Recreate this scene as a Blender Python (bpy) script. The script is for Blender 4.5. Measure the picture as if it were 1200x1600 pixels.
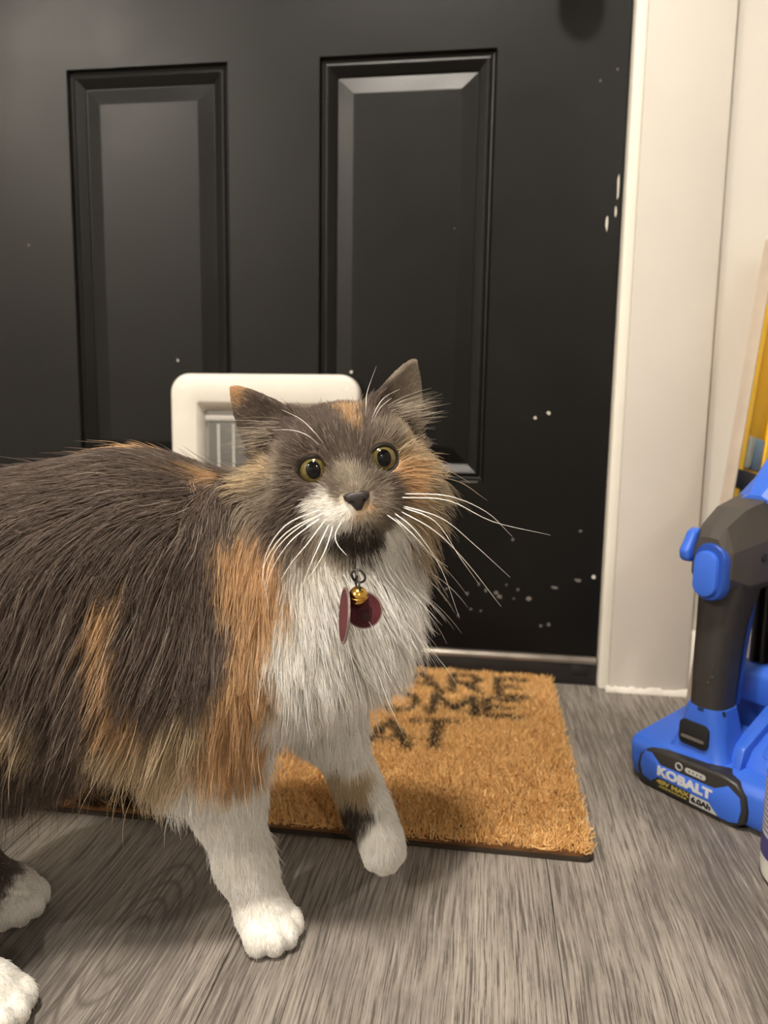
import bpy, bmesh, math, random
import numpy as np
from mathutils import Vector, Matrix, Euler
from mathutils.kdtree import KDTree

scene = bpy.context.scene
COL = scene.collection
for _o in list(bpy.data.objects):
    bpy.data.objects.remove(_o)

# ------------------------------------------------------------------ camera
CAM_H = 0.37
CAM_ROT = np.array([[0.99026631, 0.03364413, -0.13505815],
                    [0.13832503, -0.13015172, 0.9817977],
                    [0.01545368, -0.99092311, -0.13353869]])
cam_data = bpy.data.cameras.new('camera')
cam_data.sensor_fit = 'VERTICAL'
cam_data.sensor_height = 24.0
cam_data.lens = 1132.0 * 24.0 / 1600.0
cam_data.clip_start = 0.01
cam_data.dof.use_dof = True
cam_data.dof.focus_distance = 0.47
cam_data.dof.aperture_fstop = 5.0
cam = bpy.data.objects.new('camera', cam_data)
COL.objects.link(cam)
_m = Matrix.Identity(4)
for _i in range(3):
    _m[_i][0] = CAM_ROT[_i, 0]
    _m[_i][1] = -CAM_ROT[_i, 1]
    _m[_i][2] = -CAM_ROT[_i, 2]
_m[0][3], _m[1][3], _m[2][3] = 0.0, 0.0, CAM_H
cam.matrix_world = _m
scene.camera = cam

# ------------------------------------------------------------------ world and exposure
world = bpy.data.worlds.new('world')
scene.world = world
world.use_nodes = True
world.node_tree.nodes['Background'].inputs[0].default_value = (1.0, 0.9, 0.78, 1)
world.node_tree.nodes['Background'].inputs[1].default_value = 0.12
scene.view_settings.view_transform = 'Standard'
scene.view_settings.look = 'None'
scene.view_settings.gamma = 1.0
scene.view_settings.use_curve_mapping = False
scene.view_settings.exposure = 0.34
scene.cycles.max_bounces = 8
scene.cycles.diffuse_bounces = 4
scene.cycles.glossy_bounces = 3
scene.cycles.caustics_reflective = False
scene.cycles.caustics_refractive = False
LIGHT_COL = (1.0, 0.915, 0.80)
# ceiling lamps: (x, y, dome radius, emission strength)
LAMPS = [(-0.24, -0.28, 0.13, 345.0), (-2.3, -2.1, 0.10, 1150.0), (1.30, -3.0, 0.10, 340.0)]  # the last lamp is added, to even out the light on the casing

# ------------------------------------------------------------------ helpers
def srgb(r, g, b):
    def f(c):
        c /= 255.0
        return c / 12.92 if c <= 0.04045 else ((c + 0.055) / 1.055) ** 2.4
    return (f(r), f(g), f(b), 1.0)

class NT:
    """small helper around a node tree"""
    def __init__(self, name):
        self.m = bpy.data.materials.new(name)
        self.m.use_nodes = True
        self.t = self.m.node_tree
        self.b = self.t.nodes['Principled BSDF']
    def n(self, kind, **kw):
        nd = self.t.nodes.new(kind)
        for k, v in kw.items():
            if k.startswith('i_'):
                nd.inputs[k[2:].replace('_', ' ')].default_value = v
            else:
                setattr(nd, k, v)
        return nd
    def l(self, a, b):
        self.t.links.new(a, b)
    def ramp(self, fac, stops):
        nd = self.n('ShaderNodeValToRGB')
        el = nd.color_ramp.elements
        while len(el) < len(stops):
            el.new(0.5)
        for e, (p, c) in zip(el, stops):
            e.position = p
            e.color = c if len(c) == 4 else (*c, 1)
        self.l(fac, nd.inputs[0])
        return nd.outputs[0]
    def mix(self, fac, a, b, mode='MIX'):
        nd = self.n('ShaderNodeMix', data_type='RGBA', blend_type=mode)
        for s, v in ((nd.inputs[0], fac), (nd.inputs[6], a), (nd.inputs[7], b)):
            if hasattr(v, 'is_linked'):
                self.l(v, s)
            else:
                s.default_value = v
        return nd.outputs[2]
    def bump(self, h, strength=0.2, dist=0.001):
        nd = self.n('ShaderNodeBump')
        nd.inputs['Strength'].default_value = strength
        nd.inputs['Distance'].default_value = dist
        self.l(h, nd.inputs['Height'])
        self.l(nd.outputs[0], self.b.inputs['Normal'])
    def set(self, **kw):
        for k, v in kw.items():
            self.b.inputs[k.replace('_', ' ')].default_value = v
        return self

def simple_mat(name, col, rough=0.5, spec=0.5, noise=0.0, nscale=60.0, bump=0.0, metal=0.0, coat=0.0):
    t = NT(name)
    t.set(Base_Color=col, Roughness=rough, Metallic=metal)
    t.b.inputs['Specular IOR Level'].default_value = spec
    t.b.inputs['Coat Weight'].default_value = coat
    t.b.inputs['Coat Roughness'].default_value = 0.15
    tc = t.n('ShaderNodeTexCoord')
    ns = t.n('ShaderNodeTexNoise')
    ns.inputs['Scale'].default_value = nscale
    ns.inputs['Detail'].default_value = 4
    t.l(tc.outputs['Object'], ns.inputs['Vector'])
    if noise:
        dark = tuple(c * (1 - noise) for c in col[:3]) + (1,)
        lite = tuple(min(1, c * (1 + noise)) for c in col[:3]) + (1,)
        t.l(t.ramp(ns.outputs[0], [(0.3, dark), (0.7, lite)]), t.b.inputs['Base Color'])
    if bump:
        t.bump(ns.outputs[0], bump, 0.0006)
    return t.m

def link(name, me, mat=None, parent=None, smooth=False):
    o = bpy.data.objects.new(name, me)
    COL.objects.link(o)
    if mat is not None and len(me.materials) == 0:
        me.materials.append(mat)
    if parent is not None:
        o.parent = parent
    if smooth:
        me.polygons.foreach_set('use_smooth', [True] * len(me.polygons))
    return o

def from_bm(name, bm, mat=None, parent=None, smooth=False, bevel=0.0, seg=2, angle=35):
    bmesh.ops.recalc_face_normals(bm, faces=bm.faces)
    if bevel > 0:
        ed = [e for e in bm.edges if len(e.link_faces) == 2 and e.calc_face_angle(0) > math.radians(angle)]
        bmesh.ops.bevel(bm, geom=ed, offset=bevel, segments=seg, profile=0.5, affect='EDGES', clamp_overlap=True)
    me = bpy.data.meshes.new(name)
    bm.to_mesh(me)
    bm.free()
    o = link(name, me, mat, parent)
    if smooth or bevel > 0:
        me.polygons.foreach_set('use_smooth', [True] * len(me.polygons))
        try:
            me.set_sharp_from_angle(angle=math.radians(40 if smooth else 30))
        except Exception:
            pass
    return o

def add_box(bm, x0, x1, y0, y1, z0, z1):
    vs = [bm.verts.new(p) for p in ((x0, y0, z0), (x1, y0, z0), (x1, y1, z0), (x0, y1, z0),
                                    (x0, y0, z1), (x1, y0, z1), (x1, y1, z1), (x0, y1, z1))]
    for f in ((0, 3, 2, 1), (4, 5, 6, 7), (0, 1, 5, 4), (1, 2, 6, 5), (2, 3, 7, 6), (3, 0, 4, 7)):
        bm.faces.new([vs[i] for i in f])
    return vs

def box(name, x0, x1, y0, y1, z0, z1, mat, parent=None, bevel=0.0, seg=2):
    bm = bmesh.new()
    add_box(bm, x0, x1, y0, y1, z0, z1)
    return from_bm(name, bm, mat, parent, bevel=bevel, seg=seg)

def add_prism(bm, pts, fn, a, b):
    """closed prism: 2-D outline pts, fn(p, q, s) -> 3-D, swept from s=a to s=b"""
    lo = [bm.verts.new(fn(p, q, a)) for p, q in pts]
    hi = [bm.verts.new(fn(p, q, b)) for p, q in pts]
    n = len(pts)
    bm.faces.new(lo[::-1])
    bm.faces.new(hi)
    for i in range(n):
        bm.faces.new([lo[i], lo[(i + 1) % n], hi[(i + 1) % n], hi[i]])

def prism(name, pts, fn, a, b, mat, parent=None, bevel=0.0, seg=2):
    bm = bmesh.new()
    add_prism(bm, pts, fn, a, b)
    return from_bm(name, bm, mat, parent, bevel=bevel, seg=seg)

def loft(name, rings, mat, parent=None, smooth=True, cap=True, bevel=0.0):
    """rings: list of equally long closed loops of 3-D points"""
    bm = bmesh.new()
    vs = [[bm.verts.new(p) for p in r] for r in rings]
    n = len(rings[0])
    for a, b in zip(vs[:-1], vs[1:]):
        for i in range(n):
            bm.faces.new([a[i], a[(i + 1) % n], b[(i + 1) % n], b[i]])
    if cap:
        bm.faces.new(vs[0][::-1])
        bm.faces.new(vs[-1])
    return from_bm(name, bm, mat, parent, smooth=smooth, bevel=bevel)

def rrect(w, h, r, n=6, cx=0.0, cy=0.0):
    """rounded rectangle outline centred on (cx, cy)"""
    out = []
    for sx, sy, a0 in ((1, 1, 0), (-1, 1, 90), (-1, -1, 180), (1, -1, 270)):
        for k in range(n + 1):
            a = math.radians(a0 + 90.0 * k / n)
            out.append((cx + sx * (w / 2 - r) + r * math.cos(a), cy + sy * (h / 2 - r) + r * math.sin(a)))
    return out

def tube(name, pts, radii, mat, parent=None, n=8):
    pts = [Vector(p) for p in pts]
    if not hasattr(radii, '__len__'):
        radii = [radii] * len(pts)
    rings = []
    up = Vector((0.13, 0.2, 1)).normalized()
    for i, p in enumerate(pts):
        t = (pts[min(i + 1, len(pts) - 1)] - pts[max(i - 1, 0)]).normalized()
        a = t.cross(up)
        if a.length < 1e-4:
            a = t.cross(Vector((1, 0, 0)))
        a.normalize()
        b = a.cross(t)
        up = b
        rings.append([p + (a * math.cos(2 * math.pi * k / n) + b * math.sin(2 * math.pi * k / n)) * radii[i] for k in range(n)])
    return loft(name, rings, mat, parent)

def lathe(name, prof, mat, parent=None, n=48, axis=None, loc=(0, 0, 0)):
    rings = [[(r * math.cos(2 * math.pi * k / n), r * math.sin(2 * math.pi * k / n), z) for k in range(n)] for r, z in prof]
    o = loft(name, rings, mat, parent, cap=prof[0] != prof[-1])
    M = Matrix.Translation(Vector(loc))
    if axis is not None:
        M = M @ Vector((0, 0, 1)).rotation_difference(Vector(axis)).to_matrix().to_4x4()
    o.data.transform(M)
    return o

def empty(name, loc=(0, 0, 0)):
    o = bpy.data.objects.new(name, None)
    COL.objects.link(o)
    o.location = loc
    o.empty_display_size = 0.05
    return o

def tag(o, label, cat, group=None, kind=None):
    if label:
        o['label'] = label
    if cat:
        o['category'] = cat
    if group:
        o['group'] = group
    if kind:
        o['kind'] = kind
    return o

def struct(o):
    o['kind'] = 'structure'
    return o

def text_mesh(name, body, size, mat, parent, M, extrude=0.0004, offset=0.0, xs=1.0, align='CENTER'):
    cu = bpy.data.curves.new(name, 'FONT')
    cu.body = body
    cu.size = size
    cu.extrude = extrude
    cu.offset = offset
    cu.align_x = align
    cu.align_y = 'CENTER'
    cu.resolution_u = 3
    tmp = bpy.data.objects.new(name + '_tmp', cu)
    COL.objects.link(tmp)
    dg = bpy.context.evaluated_depsgraph_get()
    me = bpy.data.meshes.new_from_object(tmp.evaluated_get(dg))
    bpy.data.objects.remove(tmp)
    bpy.data.curves.remove(cu)
    me.transform(M @ Matrix.Diagonal((xs, 1, 1, 1)))
    me.materials.clear()
    me.name = name
    return link(name, me, mat, parent)
# ------------------------------------------------------------------ the room
X0, X1, Y0, Y1, ZC = -2.7, 1.75, -3.4, 1.0, 2.44      # inner faces of the room
DOOR_R = 0.163                                          # right edge of the door leaf
DOOR_L = -0.754

def wall_material(name, col, sc=1.0):
    t = NT(name)
    tc = t.n('ShaderNodeTexCoord')
    n1 = t.n('ShaderNodeTexNoise')
    n1.inputs['Scale'].default_value = 3.0 * sc
    n1.inputs['Detail'].default_value = 3
    n2 = t.n('ShaderNodeTexNoise')
    n2.inputs['Scale'].default_value = 220.0
    t.l(tc.outputs['Object'], n1.inputs[0])
    t.l(tc.outputs['Object'], n2.inputs[0])
    d = tuple(c * 0.95 for c in col[:3]) + (1,)
    t.l(t.ramp(n1.outputs[0], [(0.35, d), (0.65, col)]), t.b.inputs['Base Color'])
    t.set(Roughness=0.55)
    t.b.inputs['Specular IOR Level'].default_value = 0.3
    t.bump(n2.outputs[0], 0.08, 0.0004)
    return t.m

M_WALL = wall_material('wall_paint', srgb(212, 208, 200))
M_TRIM = wall_material('trim_paint', srgb(214, 209, 201), 2.0)
M_JAMB = wall_material('jamb_paint', srgb(243, 239, 228), 2.0)
M_CEIL = wall_material('ceiling_paint', srgb(205, 203, 200))
M_BASE = wall_material('baseboard_paint', srgb(235, 231, 222), 2.0)

# black door paint: satin, brush streaks, faint smudges
def door_material():
    t = NT('black_door_paint')
    tc = t.n('ShaderNodeTexCoord')
    mp = t.n('ShaderNodeMapping')
    mp.inputs['Scale'].default_value = (14, 14, 1.2)
    t.l(tc.outputs['Object'], mp.inputs[0])
    n1 = t.n('ShaderNodeTexNoise')
    n1.inputs['Scale'].default_value = 9.0
    n1.inputs['Detail'].default_value = 5
    t.l(mp.outputs[0], n1.inputs[0])
    n2 = t.n('ShaderNodeTexNoise')
    n2.inputs['Scale'].default_value = 7.0
    n2.inputs['Detail'].default_value = 6
    n2.inputs['Roughness'].default_value = 0.7
    t.l(tc.outputs['Object'], n2.inputs[0])
    t.l(t.ramp(n2.outputs[0], [(0.3, srgb(6, 6, 6)), (0.72, srgb(11, 11, 10))]), t.b.inputs['Base Color'])
    rr = t.ramp(n2.outputs[0], [(0.25, (0.34,) * 3), (0.75, (0.44,) * 3)])
    t.l(rr, t.b.inputs['Roughness'])
    t.b.inputs['Specular IOR Level'].default_value = 0.28
    t.bump(n1.outputs[0], 0.10, 0.0005)
    return t.m
M_DOOR = door_material()
M_CHIP = simple_mat('bare_primer', srgb(205, 200, 190), 0.7)
M_SCUFF_GLINT = simple_mat('grey_scuff_and_glint', srgb(105, 102, 98), 0.7)
M_SILL = simple_mat('black_sill_rubber', srgb(30, 28, 27), 0.45, noise=0.25, nscale=30, bump=0.1)
M_ALU = simple_mat('worn_aluminium', srgb(150, 142, 134), 0.42, metal=0.7, noise=0.2, nscale=25)

# ---- floor: vinyl planks running towards the door
def plank_material():
    t = NT('grey_oak_vinyl')
    tc = t.n('ShaderNodeTexCoord')
    oi = t.n('ShaderNodeObjectInfo')
    rnd = oi.outputs['Random']
    off = t.n('ShaderNodeVectorMath', operation='SCALE')
    comb = t.n('ShaderNodeCombineXYZ')
    comb.inputs[0].default_value = 3.7
    comb.inputs[1].default_value = 13.1
    comb.inputs[2].default_value = 7.9
    t.l(comb.outputs[0], off.inputs[0])
    t.l(rnd, off.inputs['Scale'])
    add = t.n('ShaderNodeVectorMath', operation='ADD')
    t.l(tc.outputs['Object'], add.inputs[0])
    t.l(off.outputs[0], add.inputs[1])
    v = add.outputs[0]
    # gentle wander of the grain
    wn = t.n('ShaderNodeTexNoise')
    wn.inputs['Scale'].default_value = 4.5
    wn.inputs['Detail'].default_value = 2
    t.l(v, wn.inputs[0])
    wsub = t.n('ShaderNodeVectorMath', operation='SUBTRACT')
    t.l(wn.outputs['Color'], wsub.inputs[0])
    wsub.inputs[1].default_value = (0.5, 0.5, 0.5)
    wsc = t.n('ShaderNodeVectorMath', operation='MULTIPLY')
    t.l(wsub.outputs[0], wsc.inputs[0])
    wsc.inputs[1].default_value = (0.014, 0.0, 0.0)
    wad = t.n('ShaderNodeVectorMath', operation='ADD')
    t.l(v, wad.inputs[0])
    t.l(wsc.outputs[0], wad.inputs[1])
    w = wad.outputs[0]
    def noise(scale, sx, sy, detail, src, rough=0.55):
        mp = t.n('ShaderNodeMapping')
        mp.inputs['Scale'].default_value = (sx, sy, 1)
        t.l(src, mp.inputs[0])
        nd = t.n('ShaderNodeTexNoise')
        nd.inputs['Scale'].default_value = scale
        nd.inputs['Detail'].default_value = detail
        nd.inputs['Roughness'].default_value = rough
        t.l(mp.outputs[0], nd.inputs[0])
        return nd.outputs[0]
    fine = noise(1.0, 620, 16, 5, w, 0.75)
    mid = noise(1.0, 150, 5, 5, w, 0.65)
    broad = noise(1.0, 11, 2.6, 3, w)
    blot = noise(1.0, 9, 7, 5, v, 0.65)
    # cathedral rings: distance field of a stretched noise, cut into bands
    sc_ = t.n('ShaderNodeSeparateColor')
    t.l(oi.outputs['Color'], sc_.inputs[0])
    ctr = t.n('ShaderNodeCombineXYZ')
    t.l(sc_.outputs[0], ctr.inputs[0]); t.l(sc_.outputs[1], ctr.inputs[1])
    rel = t.n('ShaderNodeVectorMath', operation='SUBTRACT')
    t.l(tc.outputs['Object'], rel.inputs[0]); t.l(ctr.outputs[0], rel.inputs[1])
    rsc = t.n('ShaderNodeVectorMath', operation='MULTIPLY')
    t.l(rel.outputs[0], rsc.inputs[0]); rsc.inputs[1].default_value = (17.0, 5.5, 0.0)
    rln = t.n('ShaderNodeVectorMath', operation='LENGTH')
    t.l(rsc.outputs[0], rln.inputs[0])
    rn = noise(1.0, 9, 4, 1, v)
    rnm = t.n('ShaderNodeMath', operation='MULTIPLY_ADD')
    t.l(rn, rnm.inputs[0]); rnm.inputs[1].default_value = 0.6
    t.l(rln.outputs['Value'], rnm.inputs[2])
    mul = t.n('ShaderNodeMath', operation='MULTIPLY')
    t.l(rnm.outputs[0], mul.inputs[0]); mul.inputs[1].default_value = 15.0
    fr = t.n('ShaderNodeMath', operation='PINGPONG')
    t.l(mul.outputs[0], fr.inputs[0]); fr.inputs[1].default_value = 1.0
    base = t.ramp(broad, [(0.3, srgb(116, 109, 103)), (0.5, srgb(146, 138, 130)), (0.72, srgb(168, 160, 150))])
    c = t.mix(t.ramp(fine, [(0.42, (0.9,) * 3), (0.49, (0.0,) * 3)]), base, srgb(84, 77, 72))
    c = t.mix(t.ramp(fine, [(0.52, (0.0,) * 3), (0.64, (0.55,) * 3)]), c, srgb(196, 189, 179))
    c = t.mix(t.ramp(mid, [(0.3, (0.55,) * 3), (0.5, (0.0,) * 3)]), c, srgb(112, 104, 98))
    ringmask = t.ramp(fr.outputs[0], [(0.0, (0.8,) * 3), (0.45, (0.0,) * 3)])
    gate = t.ramp(rnm.outputs[0], [(0.75, (1.0,) * 3), (1.0, (0.0,) * 3)])
    rm0 = t.mix(1.0, ringmask, gate, 'MULTIPLY')
    rm = t.mix(1.0, rm0, sc_.outputs[2], 'MULTIPLY')
    c = t.mix(rm, c, srgb(92, 86, 81))
    c = t.mix(t.ramp(blot, [(0.28, (0.6,) * 3), (0.46, (0.0,) * 3)]), c, srgb(104, 98, 94))
    # plank to plank tone
    hsv = t.n('ShaderNodeHueSaturation')
    mr = t.n('ShaderNodeMapRange')
    mr.inputs['To Min'].default_value = 0.70
    mr.inputs['To Max'].default_value = 0.83
    t.l(rnd, mr.inputs[0])
    t.l(mr.outputs[0], hsv.inputs['Value'])
    t.l(c, hsv.inputs['Color'])
    t.l(hsv.outputs[0], t.b.inputs['Base Color'])
    t.l(t.ramp(fine, [(0.3, (0.62,) * 3), (0.7, (0.45,) * 3)]), t.b.inputs['Roughness'])
    t.b.inputs['Specular IOR Level'].default_value = 0.35
    t.bump(fine, 0.35, 0.0004)
    return t.m
M_PLANK = plank_material()
M_SUB = simple_mat('subfloor', srgb(60, 54, 50), 0.8)

floor = struct(box('floor', X0, X1, Y0, Y1 + 0.06, -0.03, -0.004, M_SUB))
PW, PL = 0.2265, 1.22
SEAM = -0.1635
bm = bmesh.new()
add_box(bm, 0.00025, PW - 0.00025, 0.00025, PL - 0.00025, -0.004, 0.0)
bmesh.ops.recalc_face_normals(bm, faces=bm.faces)
bmesh.ops.bevel(bm, geom=[e for e in bm.edges if e.verts[0].co.z > -0.001 and e.verts[1].co.z > -0.001], offset=0.0005, segments=1, affect='EDGES')
plank_me = bpy.data.meshes.new('plank')
bm.to_mesh(plank_me)
bm.free()
plank_me.materials.append(M_PLANK)
rs = random.Random(5)
for i in range(int((X0 - SEAM) // PW), int((X1 - SEAM) // PW) + 1):
    xa = SEAM + i * PW
    if xa < X0 - 0.17 or xa > X1:
        continue
    y = Y1 + 0.02 - PL * {0: 0.93, -1: 1.27, 1: 1.62, 2: 1.1}.get(i, 0.3 + rs.random())
    y -= PL * math.ceil((y - Y0) / PL)
    while y < Y1 + 0.05:
        p = bpy.data.objects.new('plank', plank_me)
        COL.objects.link(p)
        p.parent = floor
        p.location = (xa, y, 0)
        # where the cathedral figure of this plank sits, and how strong it is
        p.color = (PW * rs.uniform(0.25, 0.75), PL * rs.uniform(0.1, 0.9), rs.choice((0.0, 0.4, 0.7)), 1)
        if i == -1 and y < 0.45 < y + PL:
            p.color = (-0.238 - xa, 0.44 - y, 1.0, 1)
        y += PL

# ---- walls and ceiling (wall_back holds the door opening)
DT = Y1 + 0.012          # door face
def wall(name, *a):
    return struct(box(name, *a, M_WALL))
bmw = bmesh.new()
add_box(bmw, DOOR_R + 0.016, X1 + 0.1, Y1 + 0.001, Y1 + 0.12, -0.03, ZC)
add_box(bmw, X0 - 0.1, DOOR_L - 0.016, Y1 + 0.001, Y1 + 0.12, -0.03, ZC)
add_box(bmw, DOOR_L - 0.016, DOOR_R + 0.016, Y1 + 0.001, Y1 + 0.12, 2.06, ZC)
struct(from_bm('wall_back', bmw, M_WALL))
M_WALL2 = wall_material('greige_wall_paint', srgb(176, 172, 166))
def wall(name, *a):
    return struct(box(name, *a, M_WALL2))
struct(box('wall_left', X0 - 0.1, X0, Y0 - 0.1, Y1, -0.03, ZC, M_WALL))
wall('wall_right', X1, X1 + 0.1, Y0 - 0.1, Y1, -0.03, ZC)
wall('wall_front', X0, X1, Y0 - 0.1, Y0, -0.03, ZC)
struct(box('ceiling', X0 - 0.1, X1 + 0.1, Y0 - 0.1, Y1 + 0.12, ZC, ZC + 0.05, M_CEIL))

# casing on the wall, jamb strip beside the door leaf
CX0, CX1 = DOOR_R + 0.015, 0.281
struct(box('trim_1', CX0, CX1, Y1 - 0.016, Y1 + 0.0005, 0.004, 2.14, M_TRIM, bevel=0.0018))
tj = struct(box('trim_2', DOOR_R + 0.0015, DOOR_R + 0.0155, Y1 - 0.013, Y1 + 0.09, 0.0, 2.06, M_JAMB, bevel=0.003))
struct(box('trim_3', DOOR_L - 0.118, DOOR_L - 0.015, Y1 - 0.016, Y1 + 0.0005, 0.004, 2.14, M_TRIM, bevel=0.0018))
struct(box('trim_4', DOOR_L - 0.0155, DOOR_L - 0.0015, Y1 - 0.013, Y1 + 0.09, 0.0, 2.06, M_JAMB, bevel=0.003))
struct(box('trim_5', DOOR_L - 0.118, CX1, Y1 - 0.016, Y1 + 0.0005, 2.065, 2.17, M_TRIM, bevel=0.0018))
# lumpy caulk along the foot of the casing
bm = bmesh.new()
rr_ = random.Random(3)
prev = None
N = 26
rows = []
for i in range(N + 1):
    x = CX0 - 0.004 + (CX1 - CX0 + 0.006) * i / N
    d = 0.004 + 0.0022 * rr_.random()
    h = 0.005 + 0.004 * rr_.random()
    rows.append([bm.verts.new(p) for p in ((x, Y1 - 0.015, 0.0), (x, Y1 - 0.016 - d, 0.0), (x, Y1 - 0.0165 - d * 0.75, h * 0.5), (x, Y1 - 0.0162, h), (x, Y1 - 0.015, h))])
for a, b in zip(rows[:-1], rows[1:]):
    for k in range(5):
        bm.faces.new([a[k], a[(k + 1) % 5], b[(k + 1) % 5], b[k]])
bm.faces.new(rows[0]); bm.faces.new(rows[-1][::-1])
struct(from_bm('trim_6', bm, M_TRIM, smooth=True))
# baseboards
struct(box('baseboard_back', CX1 + 0.0005, X1, Y1 - 0.013, Y1 + 0.0005, 0.0, 0.088, M_BASE, bevel=0.004))
struct(box('baseboard_left', X0, X0 + 0.013, Y0, Y1, 0.0, 0.088, M_BASE, bevel=0.004))
struct(box('baseboard_right', X1 - 0.013, X1, Y0, Y1, 0.0, 0.088, M_BASE, bevel=0.004))
struct(box('baseboard_front', X0, X1, Y0, Y0 + 0.013, 0.0, 0.088, M_BASE, bevel=0.004))
# threshold
sill = struct(box('trim_7', DOOR_L, DOOR_R + 0.001, Y1 - 0.002, Y1 + 0.1, 0.0, 0.031, M_SILL, bevel=0.003))
bm = bmesh.new()
add_prism(bm, [(-0.004, 0.031), (-0.0045, 0.036), (-0.001, 0.040), (0.02, 0.041), (0.02, 0.031)], lambda p, q, s: (s, Y1 + p, q), DOOR_L, DOOR_R)
from_bm('sill_edge', bm, M_ALU, sill, bevel=0.0008)
box('strike_plate', 0.128, 0.152, Y1 - 0.0045, Y1 - 0.001, 0.017, 0.029, M_SILL, sill, bevel=0.0015)

# ---- the door leaf with six raised panels
def make_door():
    zb, zt = 0.043, 2.055
    px = [(-0.591, -0.359), (-0.233, -0.001)]
    pz = [(0.281, 0.835), (0.985, 1.555), (1.69, 1.93)]
    bm = bmesh.new()
    xs = [DOOR_L + 0.0015, px[0][0], px[0][1], px[1][0], px[1][1], DOOR_R - 0.001]
    zs = [zb, pz[0][0], pz[0][1], pz[1][0], pz[1][1], pz[2][0], pz[2][1], zt]
    F = Y1 + 0.002
    holes = set()
    grid = [[bm.verts.new((x, F, z)) for z in zs] for x in xs]
    for i in range(5):
        for j in range(7):
            if i in (1, 3) and j in (1, 3, 5):
                continue
            bm.faces.new([grid[i][j], grid[i + 1][j], grid[i + 1][j + 1], grid[i][j + 1]])
    # panel profile: (inset, depth)
    prof = [(0.0, 0.0), (0.003, 0.0055), (0.0055, 0.0065), (0.0075, 0.0045), (0.0105, 0.0035), (0.0125, 0.0045),
            (0.0215, 0.0098), (0.0228, 0.0112), (0.0238, 0.0112), (0.0440, 0.0061), (0.0455, 0.0059)]
    for i in (1, 3):
        for j in (1, 3, 5):
            x0, x1, z0, z1 = xs[i], xs[i + 1], zs[j], zs[j + 1]
            prev = [grid[i][j], grid[i + 1][j], grid[i + 1][j + 1], grid[i][j + 1]]
            for ins, dep in prof[1:]:
                cur = [bm.verts.new(p) for p in ((x0 + ins, F + dep, z0 + ins), (x1 - ins, F + dep, z0 + ins), (x1 - ins, F + dep, z1 - ins), (x0 + ins, F + dep, z1 - ins))]
                for k in range(4):
                    bm.faces.new([prev[k], prev[(k + 1) % 4], cur[(k + 1) % 4], cur[k]])
                prev = cur
            bm.faces.new(prev)
    # sides and back
    B = F + 0.044
    bb = [bm.verts.new(p) for p in ((xs[0], B, zb), (xs[-1], B, zb), (xs[-1], B, zt), (xs[0], B, zt))]
    bm.faces.new(bb[::-1])
    top = [grid[i][-1] for i in range(6)]
    bot = [grid[i][0] for i in range(6)]
    lef = [grid[0][j] for j in range(8)]
    rig = [grid[-1][j] for j in range(8)]
    bm.faces.new(top + [bb[2], bb[3]])
    bm.faces.new(bot[::-1] + [bb[0], bb[1]])
    bm.faces.new(lef + [bb[3], bb[0]])
    bm.faces.new(rig[::-1] + [bb[1], bb[2]])
    me = bpy.data.meshes.new('door_1')
    bmesh.ops.recalc_face_normals(bm, faces=bm.faces)
    bm.to_mesh(me)
    bm.free()
    return struct(link('door_1', me, M_DOOR))
door = make_door()
box('door_sweep', DOOR_L + 0.003, DOOR_R - 0.002, Y1 + 0.006, Y1 + 0.03, 0.0405, 0.0435, M_SILL, door)

# knob above the frame of the photograph (its shadow falls on the door)
KX, KZ = 0.088, 0.935
M_BRASS = simple_mat('dark_bronze', srgb(60, 50, 42), 0.35, metal=0.9)
knob = lathe('door_knob', [(0.0, 0.0), (0.033, 0.0), (0.033, 0.004), (0.028, 0.008), (0.013, 0.010), (0.012, 0.03), (0.02, 0.036), (0.027, 0.046), (0.0275, 0.054), (0.022, 0.062), (0.010, 0.066), (0.0, 0.0665)],
      M_BRASS, door, axis=(0, -1, 0), loc=(KX, Y1 + 0.002, KZ))

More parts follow.
